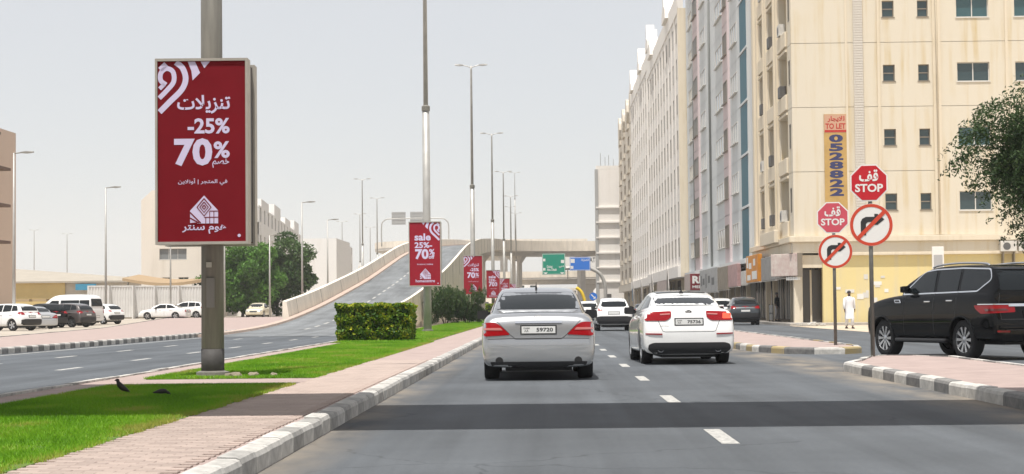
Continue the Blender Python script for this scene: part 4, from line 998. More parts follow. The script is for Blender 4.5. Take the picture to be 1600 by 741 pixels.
def kia_parts(t, bv, pm):
    for s in (-1, 1): MB().lathe([(.055, 0), (.065, .01), (.06, .06), (.05, .06)], 14, 'Y', (s*.56, .0, .31), cap=False).build('exhaust', M_CHROME, t)
    MB().box(-.62, .62, -.004, .02, .385, .40, .004).build('chrome_strip', M_CHROME, t)
    MB().loft([[(-.045, 1.45, 1.405), (.045, 1.45, 1.405), (.04, 1.62, 1.43), (-.04, 1.62, 1.43)], [(-.004, 1.44, 1.485), (.004, 1.44, 1.485), (.004, 1.5, 1.475), (-.004, 1.5, 1.475)]]).build('antenna', M_PLAST, t)
    h = bv[0].ray_cast(Vector((0, -4, 1.035)), Vector((0, 1, 0))); y = h[0].y-.012; q = MB(); flat(q, [(.065*a, 1.035+.034*b) for a, b in ngon(20, 1)], y); q.build('emblem', M_INK, t)
    q = MB(); text_box(q, 'KIA', -.042, .042, 1.022, 1.05, y-.003, .02); q.build('lettering', M_CHROME, t)
    q = MB(); text_box(q, 'OPTIMA', -.58, -.40, .745, .768, .005, .0); q.build('lettering', MATS['badge'], t)
    # brake lamp on, one high and one in the lit tail light
    MB().box(-.13, .13, 0, .01, 1.165, 1.19).build('high_brake_lamp', mat('brake_lit', (.8, .1, .06), .4, emit=((1, .16, .07), 1.2)), t, (0, .47, 0), rot=(R(-30), 0, 0))
    panel('brake_lamp', rounded([(.66, .90), (.82, .90), (.84, 1.0), (.67, 1.01)], .02), REAR, bv, .010, mat('brake_lit2', (.8, .05, .03), .3, emit=((1, .12, .05), .8)), t)
car('sedan', 'white sedan with brake lamp lit and black glass roof', 'car', (px(1076, 35.2), 35.2, 0), R(1.6), kia, WHITE, parts=kia_parts)

suv_side = [[(.62, 1.42), (.30, 1.62), (.42, 1.80), (1.32, 1.835), (1.26, 1.41)], [(1.36, 1.405), (1.42, 1.835), (2.2, 1.83), (2.12, 1.385)], [(2.22, 1.38), (2.32, 1.825), (2.72, 1.80), (3.42, 1.36)]]
pat = dict(axles=(1.17, 4.245), wr=.405, track=.86, tw=.27, belt=1.36, zbase=1.1, box=.85, rim='ten', ub=.36, archz=1.0,
    body=[(.0, .50, .78, .84), (.02, .42, .86, .93), (.06, .38, 1.22, .965), (.12, .36, 1.37, .975), (.4, .36, 1.405, .985), (1.2, .36, 1.40, .992), (2.4, .36, 1.385, .992), (3.5, .36, 1.36, .992), (4.2, .36, 1.30, .99), (4.75, .37, 1.22, .965), (5.02, .40, 1.10, .91), (5.15, .48, .9, .75)],
    cabin=[(.03, 1.40, .90, .80), (.10, 1.62, .915, .765), (.22, 1.84, .93, .74), (.5, 1.90, .935, .735), (1.2, 1.935, .94, .73), (2.2, 1.935, .94, .73), (2.75, 1.895, .94, .74), (3.25, 1.66, .935, .79), (3.85, 1.345, .90, .84)],
    rearglass=[(-.74, 1.80), (.74, 1.80), (.80, 1.40), (-.80, 1.40)], frontglass=[(-.70, 1.84), (.70, 1.84), (.82, 1.42), (-.82, 1.42)], sideglass=suv_side,
    doors=[[(1.33, 1.40), (1.33, 1.1), (1.45, .5)], [(2.18, 1.38), (2.18, .45)], [(3.3, 1.35), (3.35, .5)]], handles=[(1.55, 1.20), (2.38, 1.185)], handle_mat=M_CHROME, mirror=(3.18, 1.44, 1.13), mirror_mat=BLACK, qa=38,
    panels=[('tail_light', rounded([(.38, .96), (1.05, .93), (1.16, 1.02), (1.2, 1.10), (.40, 1.10)], .03), 'quarter', .006, M_RED),
            ('tail_light_lens', rounded([(.5, .995), (.95, .985), (.98, 1.03), (.55, 1.035)], .01), 'quarter', .013, mat('tail_dark', (.10, .01, .012), .1, coat=1)),
            ('chrome_strip', rounded([(-.62, 1.075), (.62, 1.075), (.62, 1.13), (-.62, 1.13)], .015), 'rear', .012, M_CHROME),
            ('chrome_strip', rounded([(.46, 1.11), (1.12, 1.11), (1.12, 1.128), (.46, 1.128)], .005), 'quarter', .010, M_CHROME),
            ('rear_spoiler', rounded([(-.74, 1.815), (.74, 1.815), (.72, 1.87), (-.72, 1.87)], .02), 'rear', .03, BLACK),
            ('reflector', rounded([(.62, .56), (.9, .565), (.9, .60), (.62, .60)], .01), 'pair', .006, M_RED),
            ('side_vent', rounded([(3.42, 1.165), (3.66, 1.165), (3.72, 1.235), (3.48, 1.235)], .012), 'side', .008, M_CHROME),
            ('side_vent_inset', rounded([(3.46, 1.178), (3.64, 1.178), (3.68, 1.222), (3.51, 1.222)], .008), 'side', .014, M_PLAST),
            ('headlight', rounded([(.6, 1.0), (.88, 1.02), (.9, 1.15), (.62, 1.12)], .03), 'front2', .004, M_CHROME),
            ('front_grille', rounded([(-.5, .75), (.5, .75), (.55, 1.1), (-.55, 1.1)], .04), 'front', .004, M_PLAST),
            ('bumper_step', rounded([(-.7, .60), (.7, .60), (.7, .64), (-.7, .64)], .01), 'rear', .01, M_PLAST)],
    seams=[('tailgate_seam', [(-.80, 1.34), (-.82, 1.15), (-.80, .82), (.80, .82), (.82, 1.15), (.80, 1.34)], 'rear', .012, M_SEAM)],
    plate=(-.26, .26, .86, .97, .012, ''))
def pat_parts(t, bv, pm):
    for s in (-1, 1):
        # chrome line round the side glass
        P = rounded([(.66, 1.385), (.27, 1.615), (.40, 1.83), (1.4, 1.865), (2.35, 1.855), (2.78, 1.82), (3.46, 1.345)], [.05, .09, .09, .02, .02, .08, .01])
        seam('window_trim', list(P)+[P[0]], SIDE[s], [bv[1]], .028, M_CHROME, t, .006)
        MB().tube(curve([(s*.68, .55, 1.90), (s*.68, .72, 1.945), (s*.68, 1.6, 1.972), (s*.68, 2.35, 1.945), (s*.68, 2.6, 1.90)], 5), .022, 8).build('roof_rail', mat('satin_metal', (.55, .56, .58), .25, .9), t, smooth=True)
        MB().box(s*.90, s*1.0, 1.75, 3.7, .34, .42, .03).build('side_step', M_PLAST, t)
        for y in (1.17, 4.245): # wheel arch lips
            a = [Vector((s*.985, y+.475*math.cos(q), .405+.475*math.sin(q))) for q in [math.pi*k/16 for k in range(17)]]
            for p in a:
                h = bv[0].ray_cast(Vector((s*3, p.y, p.z)), Vector((-s, 0, 0)))
                if h[0] is not None and abs(h[0].x) > .8: p.x = h[0].x
            MB().tube(a, .022, 6).build('arch_trim', BLACK, t, smooth=True)
    MB().box(-.86, .86, -.045, .1, .62, .70, .03).build('bumper_lip', BLACK, t)
th = R(20)
pl = Vector((8.50, 36.6)); off_ = Vector((-.90, 1.17)); c_, s_ = math.cos(th), math.sin(th)
lw = Vector((off_.x*c_-off_.y*s_, off_.x*s_+off_.y*c_)); org = pl-lw
car('suv', 'glossy black four-wheel-drive turning out past the stop signs', 'suv', (org.x, org.y, 0), th, pat, BLACK, parts=pat_parts)

# generic shapes for the cars further off
hatch = dict(axles=(.72, 3.25), wr=.335, track=.775, tw=.215, belt=1.08, zbase=.85, box=.2, ub=.22, rim='five',
    body=[(.0, .45, .70, .66), (.03, .36, .82, .80), (.10, .30, 1.0, .86), (.2, .28, 1.08, .875), (.6, .26, 1.10, .885), (1.6, .25, 1.08, .885), (2.6, .25, 1.05, .885), (3.2, .26, 1.0, .875), (3.7, .28, .92, .83), (4.05, .34, .78, .70), (4.13, .42, .66, .5)],
    cabin=[(.14, 1.09, .74, .66), (.30, 1.28, .78, .63), (.55, 1.47, .79, .60), (1.0, 1.55, .80, .585), (1.7, 1.575, .80, .58), (2.2, 1.53, .80, .59), (2.75, 1.3, .80, .64), (3.2, 1.06, .78, .7)],
    rearglass=[(-.52, 1.46), (.52, 1.46), (.62, 1.19), (.5, 1.14), (-.5, 1.14), (-.62, 1.19)], frontglass=[(-.52, 1.50), (.52, 1.50), (.7, 1.1), (-.7, 1.1)],
    sideglass=[[(.55, 1.18), (.75, 1.42), (1.35, 1.48), (1.35, 1.12)], [(1.42, 1.12), (1.42, 1.485), (2.0, 1.46), (2.85, 1.1)]],
    doors=[[(1.38, 1.08), (1.38, .35)], [(2.5, 1.05), (2.5, .35)]], handles=[(.95, .98), (1.7, .96)], mirror=(2.35, 1.08, 1.02),
    panels=[('tail_light', rounded([(.5, .98), (.72, .96), (.85, 1.02), (.80, 1.10), (.6, 1.08)], .03), 'pair', .006, M_REDP),
            ('bumper_cladding', rounded([(-.85, .33), (.85, .33), (.85, .66), (.6, .70), (-.6, .70), (-.85, .66)], .03), 'rear', .006, M_PLAST),
            ('headlight', rounded([(.45, .75), (.75, .8), (.75, .9), (.5, .88)], .03), 'front2', .004, M_CHROME), ('front_grille', rounded([(-.35, .6), (.35, .6), (.4, .75), (-.4, .75)], .04), 'front', .004, M_PLAST)],
    plate=(-.26, .26, .80, .91, .03, ''))
cross = dict(hatch); cross.update(axles=(.85, 3.5), wr=.35, body=[(y*1.09, a, b*1.02, c*1.02) for y, a, b, c in hatch['body']], cabin=[(.16, 1.11, .78, .70), (.28, 1.33, .82, .66), (.5, 1.55, .83, .63), (1.1, 1.635, .84, .61), (2.0, 1.64, .84, .60), (2.45, 1.58, .84, .61), (3.0, 1.32, .84, .66), (3.5, 1.06, .80, .72)],
    rearglass=[(-.56, 1.55), (.56, 1.55), (.66, 1.2), (-.66, 1.2)], frontglass=[(-.56, 1.56), (.56, 1.56), (.72, 1.12), (-.72, 1.12)], sideglass=[[(.45, 1.2), (.6, 1.48), (.95, 1.53), (.95, 1.18)], [(1.0, 1.17), (1.0, 1.535), (1.65, 1.56), (1.65, 1.14)], [(1.72, 1.14), (1.72, 1.56), (2.3, 1.53), (3.1, 1.12)]],
    doors=[[(1.68, 1.1), (1.68, .35)], [(2.8, 1.05), (2.8, .35)]], mirror=(2.65, 1.12, 1.05),
    panels=[('tail_light', rounded([(.52, .98), (.86, .95), (.90, 1.05), (.86, 1.14), (.62, 1.12)], .03), 'pair', .006, M_RED), ('tail_light', rounded([(.0, .99), (.42, 1.03), (.36, 1.12), (.0, 1.14)], .03), 'side', .005, M_RED), hatch['panels'][1], hatch['panels'][2], hatch['panels'][3]])
sed = dict(lux); sed.update(axles=(.98, 3.65), body=[(y*.92, a, b*.97, c*.97) for y, a, b, c in lux['body']], cabin=[(y*.92, a*.975, b*.97, c*.97) for y, a, b, c in lux['cabin']], belt=1.0, zbase=.82, rim='five',
    rearglass=[(a*.97, b*.975) for a, b in lux['rearglass']], frontglass=[(a*.97, b*.975) for a, b in lux['frontglass']], sideglass=[[(a*.92, b*.975) for a, b in w] for w in SEDAN_SIDE], mirror=(2.8, 1.0, 1.0), plate=(-.26, .26, .73, .83, -.012, ''),
    panels=[(n_, [(p[0]*.97, p[1]*.965) for p in pl_], f_, l_, m_) for n_, pl_, f_, l_, m_ in lux['panels'] if n_ != 'chrome_strip'])
van = dict(axles=(1.0, 3.6), wr=.34, track=.82, tw=.22, belt=1.30, zbase=1.0, box=.8, ub=.25, rim='five',
    body=[(.0, .42, .8, .8), (.02, .36, 1.2, .89), (.08, .32, 1.33, .92), (.6, .3, 1.34, .94), (2.5, .3, 1.34, .94), (3.8, .3, 1.32, .935), (4.3, .3, 1.18, .92), (4.62, .34, 1.0, .86), (4.72, .42, .8, .72)],
    cabin=[(.04, 1.36, .86, .82), (.08, 1.7, .88, .80), (.16, 2.1, .89, .74), (.4, 2.25, .90, .70), (1.5, 2.28, .90, .69), (2.8, 2.27, .90, .69), (3.3, 2.18, .90, .70), (3.75, 1.86, .90, .74), (4.35, 1.25, .86, .78)],
    rearglass=[(-.68, 1.95), (.68, 1.95), (.74, 1.4), (-.74, 1.4)], frontglass=[(-.66, 1.95), (.66, 1.95), (.76, 1.35), (-.76, 1.35)], sideglass=[[(.15, 1.42), (.2, 1.86), (1.0, 1.86), (1.0, 1.42)], [(1.04, 1.42), (1.04, 1.86), (2.6, 1.86), (2.6, 1.42)], [(2.75, 1.38), (2.75, 1.84), (3.35, 1.84), (3.9, 1.36)]],
    doors=[[(2.68, 1.35), (2.68, .4)], [(1.5, 1.35), (1.5, .4)]], handles=[(2.85, 1.15)], mirror=(3.9, 1.45, 1.12),
    panels=[('tail_light', rounded([(.76, .9), (.88, .9), (.88, 1.25), (.76, 1.25)], .03), 'pair', .006, M_RED), ('headlight', rounded([(.5, .75), (.8, .78), (.82, .95), (.55, .92)], .03), 'front2', .004, M_CHROME), ('front_grille', rounded([(-.4, .65), (.4, .65), (.4, .8), (-.4, .8)], .04), 'front', .004, M_PLAST)],
    plate=(-.26, .26, .6, .71, -.01, ''))
GREYC = paint('charcoal', (.035, .042, .048), .3); BROWN = paint('bronze', (.115, .10, .095), .4); SILV2 = paint('light_silver', (.52, .53, .54), .5); DBLUE = paint('navy', (.02, .03, .05), .2); CREAM = paint('cream', (.72, .66, .50))
G2 = 'cars in traffic ahead'; G3 = 'vehicles on the parking ground'
car('hatchback', 'white hatchback with black lower bumper ahead of the white sedan', 'car', (px(959, 85), 85, 0), 0, hatch, WHITE, G2)
car('hatchback', 'white car partly hidden between silver sedan and white hatchback', 'car', (3.05, 127, 0), 0, hatch, WHITE, G2)
car('parked_car', 'dark charcoal car parked by the shop fronts', 'car', (px(1164, 104), 104, 0), R(-1), dict(cross, plate=(-.26, .26, .78, .89, .03, '')), GREYC)
car('parked_car', 'white car with red lamps parked beyond the charcoal car', 'car', (11.5, 117, 0), 0, cross, WHITE)
car('parked_car', 'dark navy car far along the shop fronts', 'car', (10.6, 196, 0), 0, sed, DBLUE)
def lc(x, d): return (px(x, d), d, lotz(d))
def parked(kind, label, sp, pm, xc, d, ang):       # centre of the car at photo column xc
    L = sp['body'][-1][0]; a = R(ang); p = Vector(lc(xc, d))-Vector((-math.sin(a), math.cos(a), 0))*L/2
    return car(kind, label, 'van' if sp is van else 'car', p, a, sp, pm, G3)
parked('minibus', 'white high-roof minibus parked behind the bronze crossover', van, WHITE, 106, 131, 72)
parked('parked_car', 'bronze crossover parked in front of the white minibus', cross, BROWN, 95, 122, 66)
parked('parked_car', 'silver sedan parked beside the slim street lamp and white crossover', sed, SILV2, 45, 116, 40)
parked('parked_car', 'black crossover tucked between silver sedan and bronze crossover', cross, BLACK, 62, 121, 42)
parked('parked_car', 'white crossover parked under the slim lamp by the tan block', cross, WHITE, 4, 108, 62)
parked('parked_car', 'white hatchback peeping out behind the minibus', hatch, WHITE, 150, 137, 60)
parked('parked_car', 'white sedan parked side-on before the white containers', sed, WHITE, 255, 165, 84)
parked('parked_car', 'white crossover parked behind the side-on white sedan', cross, WHITE, 289, 171, 78)
parked('parked_car', 'cream car parked facing out under the leafy trees', sed, CREAM, 403, 176, 176)
# ------------------------------------------------------------------ buildings
def wall_mesh(w, h, holes, dep=.22, x0=0, z0=0):
    """facade sheet x0..w, z0..h looking along -y, with real openings and reveals"""
    xs = sorted({x0, w, *[q for a in holes for q in a[:2]]}); zs = sorted({z0, h, *[q for a in holes for q in a[2:4]]}); mb = MB()
    for a, b in zip(xs[:-1], xs[1:]):
        for c, d in zip(zs[:-1], zs[1:]):
            mx, mz = (a+b)/2, (c+d)/2
            if any(q[0] < mx < q[1] and q[2] < mz < q[3] for q in holes): continue
            mb.poly([(a, 0, c), (b, 0, c), (b, 0, d), (a, 0, d)])
    for q in holes:
        D = q[4] if len(q) > 4 else dep
        a, b, c, d = q[:4]
        for P in ([(a, 0, c), (b, 0, c), (b, D, c), (a, D, c)], [(a, 0, d), (b, 0, d), (b, D, d), (a, D, d)], [(a, 0, c), (a, 0, d), (a, D, d), (a, D, c)], [(b, 0, c), (b, 0, d), (b, D, d), (b, D, c)]): mb.poly(P)
        if len(q) > 4: mb.poly([(a, D, c), (b, D, c), (b, D, d), (a, D, d)])
    me = bpy.data.meshes.new('wall'); me.from_pydata(mb.v, [], mb.f); me.update(); return me
class Face:
    def __init__(s, parent, o, rz): s.p, s.o, s.rz = parent, Vector(o), rz
    def put(s, name, me, m, x=0, y=0, z=0):
        return add(name, me, m, s.p, s.o+Matrix.Rotation(s.rz, 3, 'Z') @ Vector((x, y, z)), s.rz)
    def box(s, name, m, x0, x1, y0, y1, z0, z1, bev=0.):
        return s.put(name, MB().box(x0, x1, y0, y1, z0, z1, bev).mesh(), m)
WIN = {}
def window(face, x, z, w, h, kind='slide', frame=None, glass=None, y=.10):
    k = (round(w, 3), round(h, 3), kind, frame.name, glass.name)
    if k not in WIN:
        f = MB(); t = .045
        f.box(-w/2, -w/2+t, 0, .06, -h/2, h/2).box(w/2-t, w/2, 0, .06, -h/2, h/2).box(-w/2+t, w/2-t, 0, .06, -h/2, -h/2+t).box(-w/2+t, w/2-t, 0, .06, h/2-t, h/2)
        if kind == 'slide': f.box(-t*.6, t*.6, -.004, .056, -h/2+t, h/2-t)
        if kind == 'hopper': f.box(-w/2+t, w/2-t, -.004, .056, -.03, .03)
        if kind == 'triple':
            for q in (-w/6, w/6): f.box(q-t*.5, q+t*.5, -.004, .056, -h/2+t, h/2-t)
        if kind != 'slit': f.box(-w/2-.05, w/2+.05, -.16, -.0, -h/2-.05, -h/2)
        f = f.mesh(); f.materials.append(frame)
        g_ = MB().poly([(-w/2+t, .035, -h/2+t), (w/2-t, .035, -h/2+t), (w/2-t, .035, h/2-t), (-w/2+t, .035, h/2-t)]).mesh(); g_.materials.append(glass)
        WIN[k] = (f, g_)
    f, g_ = WIN[k]; o = face.put('window', f, None, x, y, z); add('pane', g_, None, o); return o
def stain(name, base, streak, am=.5, sc=1.0):
    """painted render with rain streaks"""
    m = bpy.data.materials.new(name); m.use_nodes = True; t = m.node_tree; n = t.nodes; L = t.links.new; b = n['Principled BSDF']
    tc = n.new('ShaderNodeTexCoord')
    def nz(st, det, a, e):
        mp = n.new('ShaderNodeMapping'); mp.inputs['Scale'].default_value = st; L(tc.outputs['Object'], mp.inputs[0]); q = n.new('ShaderNodeTexNoise'); q.inputs['Scale'].default_value = sc; q.inputs['Detail'].default_value = det; L(mp.outputs[0], q.inputs[0])
        r = n.new('ShaderNodeMapRange'); L(q.outputs['Fac'], r.inputs[0]); r.inputs[1].default_value = a; r.inputs[2].default_value = e; return r.outputs[0]
    mu = n.new('ShaderNodeMath'); mu.operation = 'MULTIPLY'; L(nz((2.2, 2.2, .12), 5, .48, .72), mu.inputs[0]); L(nz((.35, .35, .3), 3, .35, .65), mu.inputs[1])
    m2 = n.new('ShaderNodeMath'); m2.operation = 'MULTIPLY'; L(mu.outputs[0], m2.inputs[0]); m2.inputs[1].default_value = am
    mx = n.new('ShaderNodeMix'); mx.data_type = 'RGBA'; L(m2.outputs[0], mx.inputs[0]); mx.inputs[6].default_value = (*base, 1); mx.inputs[7].default_value = (*streak, 1)
    L(mx.outputs[2], b.inputs['Base Color']); b.inputs['Roughness'].default_value = .9; b.inputs['Specular IOR Level'].default_value = .25
    return m
M_CREAM = stain('cream_render', (.67, .61, .50), (.52, .37, .13), .75, 1.2); M_CREAMY = stain('yellow_render', (.72, .60, .30), (.60, .54, .42), .8, 1.5)
M_CREAML = stain('cream_trim', (.70, .62, .49), (.45, .36, .2), .5, 1.5)
M_GREYP = stain('grey_panel', (.60, .62, .625), (.5, .49, .48), .5); M_PINKP = stain('pink_panel', (.60, .51, .51), (.52, .44, .44), .4)
M_WHITEB = stain('white_render', (.78, .745, .70), (.62, .57, .51), .6, .8); M_OLD = stain('old_beige', (.62, .56, .47), (.27, .23, .17), .9, 1.)
M_BEIGE = stain('beige_block', (.74, .68, .60), (.5, .43, .33), .4, .6)
M_WIN = mat('window_glass', (.03, .055, .06), .08, spec=.8); M_WINB = mat('window_glass_tint', (.035, .09, .10), .08, spec=.8); M_TEAL = mat('teal_glass', (.012, .10, .14), .45, spec=.12)
M_WINP = mat('window_glass_pale', (.22, .235, .24), .12, spec=.7); M_WFR = mat('window_frame', (.62, .60, .56), .5); M_WFRB = mat('window_frame_brown', (.22, .19, .15), .5); M_WDK = mat('window_dark', (.07, .065, .06), .3)
M_WFRT = mat('window_frame_taupe', (.42, .38, .33), .6); M_WINT = mat('window_taupe', (.26, .24, .22), .5, spec=.2)
M_ACD = mat('ac_dark', (.10, .095, .09), .6)
M_AC = mat('ac_white', (.60, .58, .54), .6, var=.15, scale=5); M_ACG = mat('ac_grille', (.10, .10, .10), .6); M_ROOMS = mat('balcony_inner', (.55, .47, .34), .9)
def ac_unit(face, x, z, y=-.35, s=1., m=None):
    k = ('ac', s, m)
    if k not in WIN:
        a = MB().box(-.42*s, .42*s, -.15*s, .15*s, 0, .55*s, .015).mesh(); a.materials.append(m or M_AC)
        f = MB().lathe([(.2*s, -.156*s), (.2*s, -.151*s)], 16, 'Y', (-.1*s, 0, .27*s)).mesh(); f.materials.append(M_ACG)
        WIN[k] = (a, f)
    a, f = WIN[k]; o = face.put('air_conditioner', a, None, x, y, z); add('fan_grille', f, None, o); return o
# cream apartment block at the corner
BX, BY, BYE = 13.9, 100.0, 119.0
cb = thing('apartment_block', 'cream apartment block with stained walls behind the stop signs', 'building', (BX, BY, 0))
fs = Face(cb, (0, 0, 0), 0); FW = 27.; TOPZ = 29.9; PIT = 3.6
M_WINS = [M_WIN, M_WINB, M_WINB, mat('window_curtain', (.16, .17, .165), .15, spec=.7), M_WIN]
rows = [6.83+PIT*k for k in range(6)]
for k, zc in enumerate(rows):
    z0 = 4.95+PIT*k+.012; z1 = 4.95+PIT*(k+1)-.012
    ho = [(5.43-.33, 5.43+.33, zc-.46, zc+.46), (7.36-.30, 7.36+.30, zc-.46, zc+.46)]+[(c-.9, c+.9, zc-.52, zc+.55) for c in (10.12, 13.35, 17.2, 21.0, 24.4)]
    me = wall_mesh(FW, z1, [(a, b, c, d) for a, b, c, d in ho], .2, 0, z0); fs.put('wall_band', me, M_CREAM)
    for c in (5.43, 7.36): window(fs, c, zc, .66 if c < 6 else .6, .92, 'hopper', M_WFRB, M_WIN, .13)
    for j, c in enumerate((10.12, 13.35, 17.2, 21.0, 24.4)): window(fs, c, zc+.015, 1.8, 1.07, 'slide', M_WFR, M_WINS[(j*3+k*2+j*k) % 5], .12)
fs.box('backing_wall', M_CREAML, .02, FW, .3, .5, 4.2, TOPZ)
for x0_, x1_, d_ in ((3.0, 3.12, .06), (4.78, 4.95, .10), (7.86, 8.02, .10), (8.14, 8.30, .12), (11.9, 12.05, .08)): fs.box('pilaster', M_CREAML, x0_, x1_, -d_, .02, 4.97, TOPZ)
q = MB().box(3.46, 3.96, -.16, -.003, 4.97, TOPZ)
fs.put('duct', q.mesh(), mat('duct_white', (.62, .58, .52), .6))
q = MB()
for k in range(170): q.box(3.44, 3.98, -.175, -.161, 5.0+k*.145, 5.06+k*.145)
tag(fs.put('duct_rib', q.mesh(), MATS['duct_white']), kind='stuff')
fs.put('drain_pipe', MB().tube([(8.08, -.14, 4.97), (8.08, -.14, TOPZ)], .05, 8).mesh(True), M_CREAML)
fs.box('cornice', M_CREAML, -.3, FW, -.32, .1, 4.62, 4.94, .03); fs.box('fascia', M_CREAM, -.12, FW, -.14, .1, 4.02, 4.615); fs.box('ledge', M_CREAML, 1.75, FW, -.18, .1, 3.86, 4.015, .02)
# ground floor: entrance bay at the corner, yellow wall beyond
fs.box('corner_column', M_CREAML, -.05, .42, -.02, .45, .1, 4.018, .02); fs.box('entrance_column', M_CREAMY, 1.55, 2.0, -.04, .4, .1, 3.858)
fs.put('ground_wall', wall_mesh(FW, 3.858, [(14, 15.2, .9, 2.4)], .2, 2.002, .1), M_CREAMY, 0, .02)
window(fs, 14.6, 1.65, 1.2, 1.5, 'slide', M_WFRB, M_WIN, .15)
d_ = fs.box('entrance_door', M_WDK, .425, 1.545, .9, 1.0, .15, 3.1); fs.box('entrance_soffit', M_CREAML, .425, 1.545, .05, 1.2, 3.2, 3.9)
fs.box('door_post', M_CREAML, .95, 1.05, .82, .89, .15, 3.1)
for k in range(12):
    x, z, w, h = random.uniform(2.1, 5.2), random.uniform(1.0, 2.8), random.uniform(.16, .5), random.uniform(.12, .3)
    fs.box('pasted_notice', mat('paper', (.70, .68, .64), .8, rnd=.15), x, x+w, .008-.0005*k, .0185, z, z+h)
ac_unit(fs, 11.75, 3.98, -.38, 1.05); ac_unit(fs, 12.75, 3.98, -.38, 1.05)
for x in (11.45, 12.05): fs.box('ac_bracket', M_WFRB, x, x+.04, -.5, .015, 3.3, 3.96)
# side towards the road
fx = Face(cb, (0, BYE-BY, 0), R(-90)); LEN = BYE-BY
def yx(Y): return BYE-Y
for k in range(7):
    z0 = 4.95+PIT*k+.012; z1 = 4.95+PIT*(k+1)-.012; zc = z0+1.0
    ho = []
    for a, b in ((101.8, 105.1), (107.3, 110.2), (112.3, 114.6)): ho.append((yx(b), yx(a), z0+.95, z0+3.35, 1.5))
    for c in (100.85, 115.9): ho.append((yx(c)-.3, yx(c)+.3, z0+1.35, z0+2.75))
    fx.put('wall_band', wall_mesh(LEN, z1, ho, .2, 0, z0), M_CREAM)
    for c in (100.85, 115.9): window(fx, yx(c), z0+2.05, .6, 1.4, 'slit', M_WFRB, M_WIN, -.01)
    for i, (a, b) in enumerate(((101.8, 105.1), (107.3, 110.2), (112.3, 114.6))):
        m_ = (yx(a)+yx(b))/2; window(fx, m_, z0+2.0, 1.5, 2.0, 'slide', M_WFRB, M_WIN, 1.40)
        if (k*3+i) % 4 != 3: ac_unit(fx, m_+.5*(i-1), z0+.97, -.02, 1.2, M_ACD if (k+i) % 3 else None)
        fx.box('balcony_parapet', M_CREAML, yx(b)-.1, yx(a)+.1, -.13, -.002, z0+.05, z0+.93, .03)
        fx.box('balcony_lintel', M_CREAML, yx(b)-.1, yx(a)+.1, -.10, -.002, z0+3.36, z0+3.5)
for a, b in ((105.5, 105.8), (106.6, 106.9), (110.6, 110.85), (111.6, 111.85), (115.0, 115.2), (116.8, 117.1)): fx.box('pilaster', M_CREAML, yx(b), yx(a), -.16, .02, 4.97, TOPZ)
fx.box('backing_wall', M_ROOMS, 0, LEN-.55, 1.75, 1.9, 4.2, TOPZ); fx.box('cornice', M_CREAML, 0, LEN+.25, -.34, .1, 4.61, 4.945, .03)
fx.box('fascia', M_CREAM, 0, LEN+.1, -.14, 1.7, 4.03, 4.605); fx.box('stepped_cornice', M_CREAML, yx(111), yx(104), -.6, -.345, 4.75, 5.5, .04)
cb_shop = fx
M_SHOPG = mat('shop_glass', (.015, .016, .018), .2, spec=.25); M_SHOPW = mat('shop_wall', (.16, .13, .10), .9, var=.2, scale=2); M_SHUT = mat('roller_shutter', (.26, .25, .23), .6, var=.15, scale=8, stretch=(.2, .2, 6))
def shopfronts(face, x0, x1, z1, seed, back=1.5):
    rs = random.Random(seed); x = x0
    face.box('shop_wall', M_SHOPW, x0, x1, back, back+.2, .1, z1)
    while x < x1-1.5:
        w = min(rs.uniform(3.2, 5.0), x1-x)
        if not int(x/5) % 2: face.box('shop_column', M_CREAML, x, x+.32, .7, 1.0, .1, z1-.012)
        kind = rs.random()
        f_ = face.box('shop_window' if kind < .75 else 'roller_shutter', M_SHOPG if kind < .75 else M_SHUT, x+.4, x+w-.1, back-.1, back-.02, .25, z1-.7)
        if kind < .75:
            for q in range(1, 3): face.box('shop_mullion', M_WFR, x+.4+(w-.5)*q/3-.03, x+.4+(w-.5)*q/3+.03, back-.15, back-.105, .25, z1-.7)
        x += w
shopfronts(fx, 0, LEN-1.2, 4.03, 3)
box('roof', M_CREAML, cb, .1, FW, .4, LEN-.02, TOPZ, TOPZ+.3)
tl = thing('banner', 'tan banner with TO LET in red and a phone number down the cream wall', 'banner', (BX, BY, 0))
box('cloth', mat('banner_tan', (.50, .32, .11), .8, var=.15, scale=1.5), tl, 1.75, 3.03, -.05, -.012, 5.75, 11.75)
q = box('red_heading', mat('banner_heading', (.55, .33, .22), .8), tl, 1.77, 3.01, -.056, -.051, 10.72, 11.73)
mb = MB(); text_box(mb, 'TO LET', 1.83, 2.95, 10.93, 11.24, -.06, .03); text_box(mb, AR_LET, 1.95, 2.9, 11.3, 11.65, -.06, .03); flat(mb, [(1.79, 10.74), (2.99, 10.74), (2.99, 10.87), (1.79, 10.87)], -.06); mb.build('lettering', mat('banner_red', (.45, .03, .02), .7), tl)
mb = MB()
for k, ch in enumerate('0528822'): text_box(mb, ch, 2.02, 2.80, 10.62-.5*(k+1)+.06, 10.62-.5*k, -.055, .05)
mb.build('digits', mat('banner_blue', (.035, .04, .12), .7), tl)
wb = thing('notice_board', 'white upright notice board fixed by the yellow wall behind the SUV', 'board', (BX+7.6, BY-1.6, 0))
box('panel', M_SW, wb, -.32, .32, -.05, .05, 2.4, 4.25, .02); box('print', mat('print_grey', (.4, .4, .4), .6), wb, -.24, .24, -.056, -.051, 3.0, 3.8)
for x in (-.26, .26): box('post', M_SPOLE, wb, x-.03, x+.03, -.03, .03, 0, 2.42)

